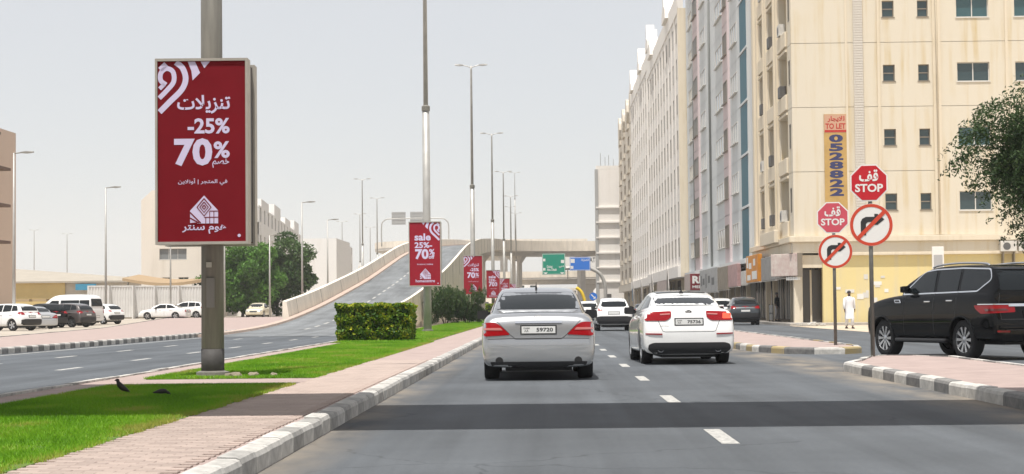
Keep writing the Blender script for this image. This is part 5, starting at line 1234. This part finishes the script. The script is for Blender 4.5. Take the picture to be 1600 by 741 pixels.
# grey panelled block
GY0, GY1 = 119.3, 170.5
gb = thing('apartment_block', 'grey panelled block with pink window bays and teal glass strip', 'building', (13.7, GY1, 0)); fg = Face(gb, (0, 0, 0), R(-90)); GL = GY1-GY0
def gx(Y): return GY1-Y
GF = [4.25+3.55*k for k in range(10)]
wcols = [(126.0, 130.0), (136.0, 141.5), (150.5, 155.0), (162.8, 167.6)]; bays = [(131.0, 134.6), (156.2, 161.2)]
for k, z in enumerate(GF):
    ho = [(gx(b), gx(a), z+1.3, z+2.75) for a, b in wcols]
    fg.put('wall_band', wall_mesh(GL-5.2, z+3.538, ho, .2, 0, z+.012), M_GREYP)
    for a, b in wcols: window(fg, (gx(a)+gx(b))/2, z+2.025, b-a, 1.45, 'triple', M_WFR, M_WINP, -.04)
    for a, b in bays:
        fg.put('bay_panel', wall_mesh(gx(a), z+3.53, [(gx(b)+.5, gx(a)-.5, z+1.2, z+2.85)], .25, gx(b), z+.02), M_PINKP, 0, -.16)
        window(fg, (gx(a)+gx(b))/2, z+2.02, b-a-1.0, 1.65, 'triple', M_WFRB, M_WDK, -.20)
    g_ = fg.box('glass_panel', M_TEAL, gx(GY0)-4.4, gx(GY0)-.6, -.06, .1, z+.1, z+3.4)
    fg.box('spandrel', M_GREYP, gx(GY0)-5.18, gx(GY0)-.02, -.10, .2, z-.07, z+.09)
fg.box('end_strip', M_GREYP, gx(GY0)-.58, gx(GY0)-.01, -.04, .3, 4.3, 40); fg.box('end_strip', M_GREYP, gx(GY0)-5.18, gx(GY0)-4.42, -.04, .3, 4.3, 40)
for a, b in bays: 
    for x in (gx(a), gx(b)): fg.box('bay_cheek', M_PINKP, x-.02, x+.02, -.158, .01, 4.27, 39.7)
fg.put('drain_pipe', MB().tube([(gx(146), -.12, 4.3), (gx(146), -.12, 39.7)], .09, 8).mesh(True), mat('pipe_grey', (.25, .26, .25), .6)); fg.put('drain_pipe', MB().tube([(gx(161.9), -.12, 4.3), (gx(161.9), -.12, 39.7)], .07, 8).mesh(True), MATS['pipe_grey'])
fg.box('core', M_GREYP, 0, GL, .35, 14, 4.26, 39.8); fg.box('soffit_edge', M_GREYP, 0, GL, -.42, 1.6, 3.95, 4.245)
shopfronts(fg, 0, GL, 3.95, 5)
# white blocks with slit windows and peaked parapets
def white_block(label, Y0, Y1, H, ncol, peaks, seed, X):
    t = thing('apartment_block', label, 'building', (X, Y1, 0), 0, 'white slit-window blocks'); f = Face(t, (0, 0, 0), R(-90)); L = Y1-Y0
    nf = int((H-5.2)/3.45); cs = [L*(i+.5)/ncol for i in range(ncol)]
    for k in range(nf):
        z = 5.0+3.45*k; ho = [(c-.65, c+.65, z+.9, z+2.75) for c in cs]
        f.put('wall_band', wall_mesh(L, z+3.44, ho, .35, 0, z+.01), M_WHITEB)
        for i, c in enumerate(cs): window(f, c, z+1.825, 1.3, 1.85, 'slit', M_WFRT, (M_WINT, M_WINT, M_WDK, M_WINP)[(i*7+k*3+i*k) % 4], -.03)
    zt_ = 5.0+3.45*nf
    for i in range(ncol+1):
        x = L*i/ncol; f.box('rib', M_WHITEB, max(0, x-.45), min(L, x+.45), -.07, -.002, 5.02, zt_+.6)
    for c in cs: f.box('rib_fin', M_WHITEB, c+1.2, c+1.4, -.035, -.002, 5.02, zt_)
    f.box('core', M_WHITEB, 0, L-.02, .45, 14, 4.8, zt_); f.box('end_wall', M_CREAML, L-.3, L+.02, -.06, 14, 3.95, zt_+.5); f.box('parapet', M_WHITEB, 0, L, -.1, .5, zt_, H-.6)
    for p in peaks:   # ornamental gables on the roof edge
        f.put('gable', MB().prism([(-2.6, 0), (2.6, 0), (2.3, 1.0), (.9, 1.5), (0, 3.4), (-.9, 1.5), (-2.3, 1.0)], lambda q: (q[0], -.45, q[1]), lambda q: (q[0], .6, q[1])).mesh(), M_WHITEB, p*L, 0, H-1.0)
    # street level: beam with pointed arches
    f.box('beam', M_WHITEB, 0, L, -.35, .6, 3.9, 4.98)
    for p in peaks:
        arch = [(a*.95, b*.57) for a, b in ((-2.0, 0), (2.0, 0), (2.0, 3.2), (1.5, 4.8), (.7, 6.2), (0, 7.2), (-.7, 6.2), (-1.5, 4.8), (-2.0, 3.2))]
        f.put('pointed_arch', MB().prism(arch, lambda q: (q[0], -.365, q[1]), lambda q: (q[0], -.33, q[1])).mesh(), M_WHITEB, p*L, 0, 1.2)
        f.put('arch_shade_panel', MB().prism([(a*.78, b*.93) for a, b in arch], lambda q: (q[0], -.385, q[1]), lambda q: (q[0], -.366, q[1])).mesh(), mat('arch_shade', (.16, .14, .12), .9), p*L, 0, 1.2)  # flat dark panel, shade of an arch opening put into its colour
    shopfronts(f, 0, L, 3.9, seed)
    for o in [c for c in t.children]: pass
    return t
white_block('white block with slit windows next to the grey panelled block', 170.8, 222, 31.6, 11, (.2, .72), 11, 13.0)
white_block('white block with slit windows next to the old beige block', 222.3, 283, 35.2, 11, (.12, .5, .85), 12, 13.9)
# old beige block
ob = thing('apartment_block', 'old weathered beige block with brown balconies at the row end', 'building', (14.4, 343, 0)); fo = Face(ob, (0, 0, 0), R(-90)); OL = 343-283.4
for k in range(8):
    z = 5+3.7*k; ho = [(c-3, c+3, z+.9, z+2.7, .9) for c in (10, 25, 40, 53)]
    fo.put('wall_band', wall_mesh(OL, z+3.68, ho, .2, 0, z+.01), M_OLD)
    for c in (10, 25, 40, 53): window(fo, c, z+1.8, 4.4, 1.75, 'triple', M_WFRB, M_WIN, .8); fo.box('balcony_parapet', M_OLD, c-3.1, c+3.1, -.35, -.01, z+.1, z+.9)
fo.box('core', M_OLD, 0, OL, 1.0, 14, 4.9, 34.6); fo.box('beam', M_OLD, 0, OL, -.3, 1, 3.8, 5.0)
for c in (10, 25, 40, 53): fo.put('roof_gable', MB().prism(ngon(12, 2.4), lambda q: (q[0], -.4, q[1]), lambda q: (q[0], .6, q[1])).mesh(), M_OLD, c, 0, 33.8)
fo.box('blue_shutter', mat('blue_shutter', (.06, .16, .25), .6), OL-4, OL-1, -.5, -.32, 2.0, 4.6)
shopfronts(fo, 0, OL, 3.8, 8)
# far white ledged block closing the view
xa_, xb_ = px(933.5, 346), px(972, 346)
fw = thing('office_block', 'white block with horizontal ledges closing the end of the road', 'building', (xa_, 346, 0)); ff = Face(fw, (0, 0, 0), 0); wd = xb_-xa_+8
ZT = pz(950, 264, 346); nled = [pz(950, yy, 346) for yy in (324, 347, 371, 395, 418, 440)]
edges = sorted([0]+nled+[ZT])
for a, b in zip(edges[:-1], edges[1:]):
    ff.put('wall_band', wall_mesh(wd, b-.02, [], .2, 0, a+.02), M_WHITEB); 
for z in nled: ff.box('ledge', M_WHITEB, -.1, wd, -.35, .0, z-.14, z+.14)
ff.box('core', M_WHITEB, -.02, wd, .1, 9, 0, ZT-.05); ff.box('corner_strip', mat('strip_grey', (.36, .36, .35), .8), -.25, .35, -.25, .05, 0, ZT); ff.box('parapet', M_WHITEB, 0, wd, .0, .4, ZT, ZT+.7)
for x, h in ((1, 3.4), (1.9, 2.6), (2.6, 3.0), (3.5, 2.2), (4.6, 1.6)): ff.put('antenna', MB().tube([(x, 3, ZT-.1), (x, 3, ZT+h)], .05, 6).mesh(), M_POLE)
ff.box('doorway', M_WDK, 1.6, 2.7, -.05, .05, 0, 3.6)

# shop signs hung under the upper floors
def shop_sign(label, Y0, Y1, z0, z1, m, X=13.2, lettering=None, lm=None, dep=.28, grp='shop signs along the row'):
    t = thing('shop_sign', label, 'shop sign', (X, Y1, 0), R(-90), grp); L = Y1-Y0
    box('case', m, t, 0, L, -dep/2, dep/2, z0, z1, .03); box('frame', M_WFR, t, -.03, L+.03, -dep/2+.05, dep/2-.05, z0-.04, z0-.001)
    for x in (L*.2, L*.8): box('bracket', M_WFRB, t, x-.04, x+.04, 0, .5, z1-.25, z1-.15)
    if lettering:
        mb = MB()
        for s, u0, u1, v0, v1 in lettering:
            if s: text_box(mb, s, u0*L, u1*L, z0+(z1-z0)*v0, z0+(z1-z0)*v1, -dep/2-.006, .03)
            else: flat(mb, [(u0*L, z0+(z1-z0)*v0), (u1*L, z0+(z1-z0)*v0), (u1*L, z0+(z1-z0)*v1), (u0*L, z0+(z1-z0)*v1)], -dep/2-.006)
        mb.build('lettering', lm, t)
    return t
MS = lambda n, c: mat('shopsign_'+n, c, .6, var=.25, scale=2.5)
shop_sign('grey-brown blank fascia sign beside the hanging white sign', 100.9, 103.3, 2.65, 4.0, MS('taupe', (.24, .225, .205)), 13.45); shop_sign('dark grey blank fascia sign below the stepped cornice', 103.5, 109.8, 2.6, 4.0, MS('grey', (.27, .265, .255)), 13.35)
shop_sign('orange and white shop sign at the edge of the cream block', 110.2, 116.6, 2.6, 4.3, MS('orange', (.62, .24, .02)), 13.2, [('', .06, .2, .55, .95), ('', .25, .48, .5, .72), ('', .5, .92, .1, .4), ('', .1, .4, .08, .28), ('', .62, .8, .6, .85)], M_SW)
shop_sign('small white sign beside the orange shop sign', 117.0, 119.8, 2.5, 3.4, MS('white', (.50, .48, .45)), 13.2); shop_sign('faded pink shop sign under the grey block', 122, 128.2, 2.45, 4.0, MS('pink', (.42, .26, .25)), 13.2)
shop_sign('weathered brown shop sign under the grey block', 128.6, 136.0, 2.3, 4.0, MS('brown', (.24, .20, .15)), 13.2); shop_sign('long pale grey shop sign with worn lettering under the grey block', 136.4, 151.5, 2.2, 4.1, MS('palegrey', (.36, .36, .355)), 13.2, [('', .08, .14, .3, .75), ('', .18, .3, .35, .62), ('', .36, .42, .2, .8), ('', .5, .62, .4, .7), ('', .7, .85, .3, .6)], mat('worn_print', (.12, .12, .12), .7))
rs_ = thing('shop_sign', 'dark red shop sign with large white capital letters', 'shop sign', (px(1078, 153), 153, 0), 0, 'shop signs along the row')
box('case', MS('palepink', (.44, .36, .33)), rs_, 0, 1.3, .02, 6, 2.5, 3.9, .02); box('face', MS('maroon', (.19, .012, .02)), rs_, .02, 1.28, -.02, .015, 2.5, 3.88)
mb = MB(); text_box(mb, 'RI', .2, .95, 3.05, 3.7, -.025, .05); mb.build('lettering', M_SW, rs_); mb = MB(); text_box(mb, 'MEDI', .2, 1.15, 2.65, 2.88, -.025, .03); mb.build('small_lettering', M_SW, rs_)
box('bracket', M_WFRB, rs_, 1.0, 2.2, .5, .6, 3.7, 3.8)
shop_sign('pale pink blank sign after the dark red shop sign', 188, 203, 2.0, 4.2, MS('palepink', (.44, .36, .33)), 12.8)
hs = thing('shop_sign', 'white sign box with pink print hanging at the cream block corner', 'shop sign', (13.55, 100.6, 0), R(-62), 'shop signs along the row')
box('case', mat('signbox', (.62, .56, .50), .7, var=.25, scale=3, col2=(.55, .40, .36)), hs, -1.35, 1.2, -.14, .14, 2.75, 4.0, .03); box('frame', M_WFRB, hs, 1.201, 1.25, -.16, .16, 2.7, 4.02)
for k in range(7): box('valance', M_SW, hs, .05+k*.16, .15+k*.16, -.10, .1, 2.52, 2.70)
gt = thing('metal_barrier', 'low black and white metal barrier by the shop pavement edge', 'barrier', (13.5, 107.5, .15), R(-90))
for x in (-.8, .8): box('post', M_PLAST, gt, x-.03, x+.03, -.03, .03, 0, 1.05)
for k in range(5): box('bar', M_SW if k % 2 == 0 else M_PLAST, gt, -.6+k*.26, -.42+k*.26, -.02, .02, .1, 1.0)
box('rail', M_PLAST, gt, -.768, .768, -.022, .022, .45, .55)

# ------------------------------------------------------------------ across the slip road: parking edge and buildings
tb = thing('apartment_block', 'tan block with grey balconies at the parking edge', 'building', (-43.9-16, 140, 0)); ft = Face(tb, (0, 0, 0), 0)
M_TAN = stain('tan_render', (.66, .52, .41), (.55, .43, .33), .4, .8)
hz0 = pz(10, 190, 140)
for k in range(4):
    z = 4.4+k*(hz0-4.4)/4; z1 = z+(hz0-4.4)/4
    ft.put('wall_band', wall_mesh(16, z1-.01, [(13.2, 14.4, z+.7, z1-.2), (9, 11, z+.9, z1-.4), (4, 6, z+.9, z1-.4)], .25, 0, z+.01), M_TAN)
    window(ft, 13.8, (z+.7+z1-.2)/2, 1.2, z1-z-.9, 'slide', M_WFR, M_WIN, .1); window(ft, 10, (z+.9+z1-.4)/2, 2, z1-z-1.3, 'slide', M_WFR, M_WIN, .1); window(ft, 5, (z+.9+z1-.4)/2, 2, z1-z-1.3, 'slide', M_WFR, M_WIN, .1)
    for zz in (z1-.65,): ft.box('balcony_slab', mat('brown_trim', (.16, .10, .07), .8), 14.7, 17.2 if k < 3 else 16.4, -.5, 2.5, zz, zz+.22); ft.box('balcony_rail', M_WFR, 15.9, 17.1, -.48, -.42, zz-1.25, zz-1.15)
ft.box('core', M_TAN, 0, 15.98, .3, 8, 0, hz0); ft.box('shop_band', M_SW, 0, 16.6, -.9, .29, 3.0, 4.38)
for k, (c, x) in enumerate(((( .02, .30, .20), 13.0), ((.50, .06, .07), 14.3), ((.45, .10, .1), 15.8))): ft.box('shop_panel', mat('panel%d' % k, c, .6), x, x+1.1, -1.0, -.905, 3.0, 4.2)
ft.box('shop_front', M_SHOPG, .2, 15.5, .1, .29, .2, 2.9)
M_ROOFT = mat('metal_roof', (.36, .32, .26), .6, var=.1, scale=.5)
whs = thing('warehouse', 'long low warehouse with pale metal roof and yellow wall', 'building', (px(20, 232), 232, 0)); x1_ = px(215, 232)-px(20, 232); zr = pz(30, 412, 232); ze = pz(120, 441, 232)
box('wall', mat('wh_yellow', (.62, .47, .20), .9, var=.1, scale=.4), whs, -10, 6.5, 0, 30, 0, ze); box('wall', mat('wh_wall', (.50, .45, .38), .9, var=.1, scale=.4), whs, 6.51, x1_, .2, 30, 0, ze)
MB().loft([[(-10, -.6, ze), (x1_+.5, -.6, ze), (x1_+.5, 15, ze+.1), (-10, 15, zr)], [(-10, -.6, ze+.2), (x1_+.5, -.6, ze+.2), (x1_+.5, 15, ze+.5), (-10, 15, zr+.2)]]).build('roof', M_ROOFT, whs)
box('blue_tarpaulin', mat('tarp_blue', (.03, .22, .36), .7), whs, px(118, 232)-px(20, 232), px(150, 232)-px(20, 232), -.9, -.65, ze-1.0, ze-.2)
for k in range(5): box('crate_awning', mat('awning_brown', (.36, .26, .14), .8), whs, .5+k*2.2-4, 2.3+k*2.2-4, -3, -1, 2.6, 2.9)
M_CONT = mat('container_white', (.66, .65, .63), .6, var=.1, scale=.8)
for k, (a, b, d) in enumerate(((134, 168, 177), (170, 206, 178), (208, 240, 179), (242, 278, 180), (280, 318, 181))):
    X0, X1 = px(a, d), px(b, d); h = pz(a, 446, d)-lotz(d)
    t = thing('storage_container', ['white corrugated container just behind the minibus', 'white corrugated container beside the slim street lamp', 'white corrugated container under the shade sail end', 'white corrugated container behind the side-on white sedan', 'white corrugated container beside the thick lamp post'][k], 'container', (X0, d, lotz(d)), 0, 'white containers behind the parking ground'); w = X1-X0
    q = MB(); n = int(w/.28)
    pts = []
    for i in range(n): x = .08+(w-.16)*i/n; s_ = (w-.16)/n; pts += [(x, 0), (x+s_*.35, 0), (x+s_*.5, .06), (x+s_*.85, .06)]
    pts += [(w-.08, 0)]
    for u, v in zip(pts[:-1], pts[1:]): q.poly([(u[0], u[1], .15), (v[0], v[1], .15), (v[0], v[1], h-.12), (u[0], u[1], h-.12)])
    q.build('side_panel', M_CONT, t); box('shell', M_CONT, t, .02, w-.02, .08, 6, .1, h-.02)
    for x in (0, w-.12): box('corner_post', M_CONT, t, x, x+.12, -.03, .1, 0, h)
    box('top_rail', M_CONT, t, .121, w-.121, -.03, .07, h-.119, h); box('bottom_rail', M_WFRB, t, .121, w-.121, -.03, .07, 0, .149)
bb = thing('apartment_block', 'beige block behind the largest sale board with shade sail below', 'building', (px(219, 196), 196, 0)); fb_ = Face(bb, (0, 0, 0), 0); w = px(345, 196)-px(219, 196); hb = pz(230, 312, 196)
fb_.put('wall', wall_mesh(w, hb, [(2.0, 5.0, pz(250, 405, 196), pz(250, 388, 196)), (2.3, 3.3, pz(250, 441, 196), pz(250, 433, 196)), (4.1, 5.2, pz(250, 441, 196), pz(250, 433, 196)), (2.0, 5.2, hb-4.5, hb-3.2)], .3, 0, 0), M_BEIGE)
zc = (pz(250, 405, 196)+pz(250, 388, 196))/2; window(fb_, 3.5, zc, 3.0, 17/F*196, 'triple', M_WFR, M_WINP, .15)
zc2 = (pz(250, 441, 196)+pz(250, 433, 196))/2; window(fb_, 2.8, zc2, 1.0, 8/F*196, 'slide', M_WFR, M_WIN, .15); window(fb_, 4.65, zc2, 1.1, 8/F*196, 'slide', M_WFR, M_WIN, .15); window(fb_, 3.6, hb-3.85, 3.2, 1.3, 'triple', M_WFR, M_WINP, .15)
fb_.box('core', M_BEIGE, .02, w, .35, 14, 0, hb-.02); MB().prism([(0, 0), (3.6, 0), (3.6, 1.1), (1.2, 1.1)], lambda q: (q[0], 0.01, q[1]+hb), lambda q: (q[0], 8, q[1]+hb)).build('roof_parapet', M_BEIGE, bb)
ss = thing('shade_sail', 'brown fabric shade sail stretched over the parked white cars', 'shade', (0, 184, 0)); zA = pz(260, 434, 184); P0, P1 = px(198, 184), px(338, 184)
rings = []
for i in range(13):
    u = i/12; x = P0+(P1-P0)*u; sag = -.55*math.sin(math.pi*u); rings.append([(x, -2.5, zA+sag), (x, 5, zA+sag+.5), (x, 5, zA+sag+.44), (x, -2.5, zA+sag-.30)])
MB().loft(rings).build('cloth', mat('sail_brown', (.34, .24, .14), .9), ss, smooth=True, sharp=30)
for x in (P0, P1): MB().tube([(x, 0, 0), (x, 0, zA+.2)], .08, 8).build('post', M_POLE, ss)
def side_block(label, p0, p1, H, m, ncol, nrow, depth=10, steps=0):
    a = math.atan2(p1[1]-p0[1], p1[0]-p0[0]); L = math.hypot(p1[0]-p0[0], p1[1]-p0[1])
    t = thing('apartment_block', label, 'building', (p0[0], p0[1], 0), a, 'white blocks past the leafy trees'); f = Face(t, (0, 0, 0), 0); ho = []
    for r in range(nrow):
        for c in range(ncol): x = L*(c+.5)/ncol; z = 1.5+r*3.1; ho.append((x-1.0, x+1.0, z+.4, z+2.0))
    f.put('wall', wall_mesh(L, H, ho, .5, 0, 0), m)
    for q in ho: window(f, (q[0]+q[1])/2, (q[2]+q[3])/2, 2.0, 1.6, 'slide', M_WFR, M_WIN, .3)
    f.box('core', m, .02, L-.02, .55, depth, 0, H-.02)
    for k in range(steps): f.box('roof_turret', m, L*(k+.2)/steps, L*(k+.75)/steps, .01, 4, H, H+.9+.6*(k % 2))
    return t
M_WB2 = stain('white_block_render', (.80, .78, .75), (.55, .5, .44), .4, .6)
side_block('white stepped apartment block behind the darker tree', (px(404, 200), 200), (px(470, 283), 283), 13.0, M_WB2, 14, 4, 9, 4)
bpy.data.objects[[o.name for o in bpy.data.objects if o.name.startswith('apartment_block')][-1]]
side_block('plain white block end facing the ramp', (px(466, 290), 290), (px(526, 290), 290), pz(500, 372, 290), M_WB2, 1, 0, 20)
side_block('white windowed block wing beyond the plain white end', (px(526, 290.5), 290.5), (px(551, 340), 340), pz(530, 383, 300), M_WB2, 6, 4, 9)
for k, (x0_, x1_, d, yt, m) in enumerate(((640, 735, 520, 436, M_WHITEB), (742, 800, 560, 446, M_BEIGE), (806, 842, 520, 440, M_WB2), (848, 905, 600, 450, M_OLD), (560, 632, 430, 415, M_BEIGE), (905, 960, 540, 438, M_WB2))):
    t = thing('distant_building', 'pale hazy low building beyond the flyovers', 'building', (px(x0_, d), d, 0), 0, 'hazy buildings beyond the flyovers'); f = Face(t, (0, 0, 0), 0); w = px(x1_, d)-px(x0_, d); h = pz(x0_, yt, d); n = max(2, int(w/4)); r = max(1, int(h/3.4)); ho = []
    for i in range(n):
        for j in range(r): ho.append((w*(i+.25)/n, w*(i+.75)/n, h*(j+.3)/r, h*(j+.75)/r))
    f.put('wall', wall_mesh(w, h, ho, .4, 0, 0), m)
    for q in ho: window(f, (q[0]+q[1])/2, (q[2]+q[3])/2, q[1]-q[0], q[3]-q[2], 'slide', M_WFR, M_WIN, .3)
    f.box('core', m, .02, w-.02, .5, 12, 0, h-.02)

# ------------------------------------------------------------------ people
M_SKIN = mat('skin', (.16, .085, .055), .6)
def skin_mesh(verts, edges, radii, sub=2, root=0):
    me = bpy.data.meshes.new('sk'); me.from_pydata(verts, edges, []); o = bpy.data.objects.new('sk', me); C.objects.link(o)
    md = o.modifiers.new('k', 'SKIN'); md.use_smooth_shade = True
    for i, r in enumerate(radii): me.skin_vertices[0].data[i].radius = (r, r) if not hasattr(r, '__len__') else r
    for v in me.skin_vertices[0].data: v.use_root = False
    me.skin_vertices[0].data[root].use_root = True
    s = o.modifiers.new('s', 'SUBSURF'); s.levels = sub; s.render_levels = sub
    bpy.context.view_layer.update(); r = evaluated(o); bpy.data.objects.remove(o); r.materials.clear(); r.polygons.foreach_set('use_smooth', [True]*len(r.polygons)); return r
def person(label, loc, rz, top, legs, long_tunic, stride=.16, hair=True, armswing=.12):
    t = thing('person', label, 'person', loc, rz); v = []; e = []; r = []
    def a(p, rad, par=None):
        v.append(p); r.append(rad); i = len(v)-1
        if par is not None: e.append((par, i))
        return i
    pel = a((0, 0, .94), (.15, .105)); ch = a((0, 0, 1.18), (.15, .10), pel); c2 = a((0, 0, 1.38), (.17, .11), ch); nk = a((0, .005, 1.49), .055, c2); hd0 = a((0, -.005, 1.57), .072, nk); hd1 = a((0, -.005, 1.66), (.078, .09), hd0); a((0, 0, 1.73), (.055, .065), hd1)
    for s in (-1, 1):
        st = stride*s
        h = a((s*.095, 0, .88), (.085, .09), pel); k = a((s*.10, -st*.55-.02, .49), .058, h); an = a((s*.10, -st+.03, .09), .038, k); a((s*.105, -st-.11, .035), (.035, .028), an)
        sh = a((s*.19, .0, 1.40), .055, c2); el = a((s*.25, st*armswing*2+.02, 1.13), .042, sh); w = a((s*.265, st*armswing*4-.04, .90), .03, el)
        pm_ = a((s*.268, st*armswing*4.4-.05, .845), (.022, .035), w)
        for q in range(4): b0 = a((s*.268, st*armswing*4.4-.085+.024*q, .795-.006*abs(q-1.5)), .0095, pm_); a((s*.262, st*armswing*4.4-.09+.024*q, .755+.004*abs(q-1.5)), .0085, b0)
        th_ = a((s*.262, st*armswing*4.4-.1, .82), .0105, pm_); a((s*.26, st*armswing*4.4-.115, .79), .009, th_)
    add('body', skin_mesh(v, e, r), M_SKIN, t)
    # clothes follow the body
    def ring(cx, cy, z, rx, ry, n=16): return [(cx+rx*math.cos(2*math.pi*i/n), cy+ry*math.sin(2*math.pi*i/n), z+.01*math.sin(i*1.7)) for i in range(n)]
    bot = .46 if long_tunic else .90
    rr = [ring(0, 0, bot, .235 if long_tunic else .175, .20 if long_tunic else .135), ring(0, 0, (bot+.98)/2, .205 if long_tunic else .178, .165 if long_tunic else .135), ring(0, 0, 1.0, .178, .135), ring(0, 0, 1.2, .178, .128), ring(0, 0, 1.36, .205, .135), ring(0, 0, 1.45, .15, .10), ring(0, 0, 1.50, .075, .07)]
    MB().loft(rr, cap=False).build('tunic' if long_tunic else 'shirt', top, t, smooth=True)
    for s in (-1, 1):
        st = stride*s; MB().tube([(s*.16, .0, 1.42), (s*.21, .0, 1.38), (s*.25, st*armswing*2+.02, 1.13), (s*.266, st*armswing*4-.035, .92 if long_tunic else 1.08)][: 4], [.06, .072, .062, .052], 10).build('sleeve', top, t, smooth=True)
        MB().tube([(s*.09, 0, .93), (s*.10, -st*.3, .7), (s*.10, -st*.55-.02, .49), (s*.10, -st+.02, .14)], [.105, .098, .082, .072], 10).build('trouser_leg', legs, t, smooth=True)
        MB().loft([[(s*.105+dx*.045, -st-.02+dy, z) for dx, dy, z in ((-1, .08, .0), (1, .08, 0), (1, .07, .07), (-1, .07, .07))], [(s*.105+dx*.05, -st-.02+dy, z) for dx, dy, z in ((-1, -.06, 0), (1, -.06, 0), (.8, -.06, .07), (-.8, -.06, .07))], [(s*.105+dx*.03, -st-.02+dy, z) for dx, dy, z in ((-1, -.17, 0), (1, -.17, 0), (1, -.165, .03), (-1, -.165, .03))]]).build('shoe', M_DARK, t)
    b = bmesh.new(); bmesh.ops.create_uvsphere(b, u_segments=14, v_segments=10, radius=1)
    for q in b.verts: q.co = Vector((q.co.x*.09, q.co.y*.10+.012, q.co.z*.095+1.685)) if q.co.z > -.1 or q.co.y > .2 else Vector((q.co.x*.075, q.co.y*.07+.02, q.co.z*.05+1.68))
    MB().bm(b).build('hair', M_INK, t, smooth=True)
    MB().loft([[(x, -.068, 1.60) for x in (-.03, .03)]+[(.05, -.03, 1.60), (-.05, -.03, 1.60)], [(x, -.085, 1.56) for x in (-.03, .03)]+[(.055, -.02, 1.56), (-.055, -.02, 1.56)], [(x, -.07, 1.50) for x in (-.02, .02)]+[(.03, -.03, 1.51), (-.03, -.03, 1.51)]]).build('beard', M_INK, t, smooth=True)
    MB().loft([[(-.012, -.088, 1.65), (.012, -.088, 1.65), (.008, -.08, 1.68), (-.008, -.08, 1.68)], [(-.016, -.112, 1.632), (.016, -.112, 1.632), (.01, -.10, 1.645), (-.01, -.10, 1.645)]]).build('nose', M_SKIN, t)
    for s in (-1, 1): MB().box(s*.035-.012, s*.035+.012, -.09, -.08, 1.664, 1.674).build('eye', M_INK, t)
    return t
person('person in long white tunic and trousers walking past the yellow wall', (px(1325, 84), 84, .012), R(8), mat('cloth_white', (.74, .74, .76), .9), MATS['cloth_white'], True)
person('person in black shirt and pale trousers standing under the cream block', (px(1213, 110), 110, .15), R(60), mat('cloth_black', (.015, .015, .018), .9), mat('cloth_pale', (.42, .40, .40), .9), False, .05)

# ------------------------------------------------------------------ hazy air
hb_ = MB().box(-1510, 1510, -1510, 1510, -1.2, 62).build('haze', None); hm = bpy.data.materials.new('haze'); hm.use_nodes = True; n = hm.node_tree.nodes; n.clear()
ou = n.new('ShaderNodeOutputMaterial'); pv = n.new('ShaderNodeVolumePrincipled'); pv.inputs['Color'].default_value = (.93, .95, .97, 1); pv.inputs['Density'].default_value = .00024; pv.inputs['Anisotropy'].default_value = .2
hm.node_tree.links.new(pv.outputs[0], ou.inputs['Volume']); hb_.data.materials.append(hm); tag(hb_, kind='stuff')
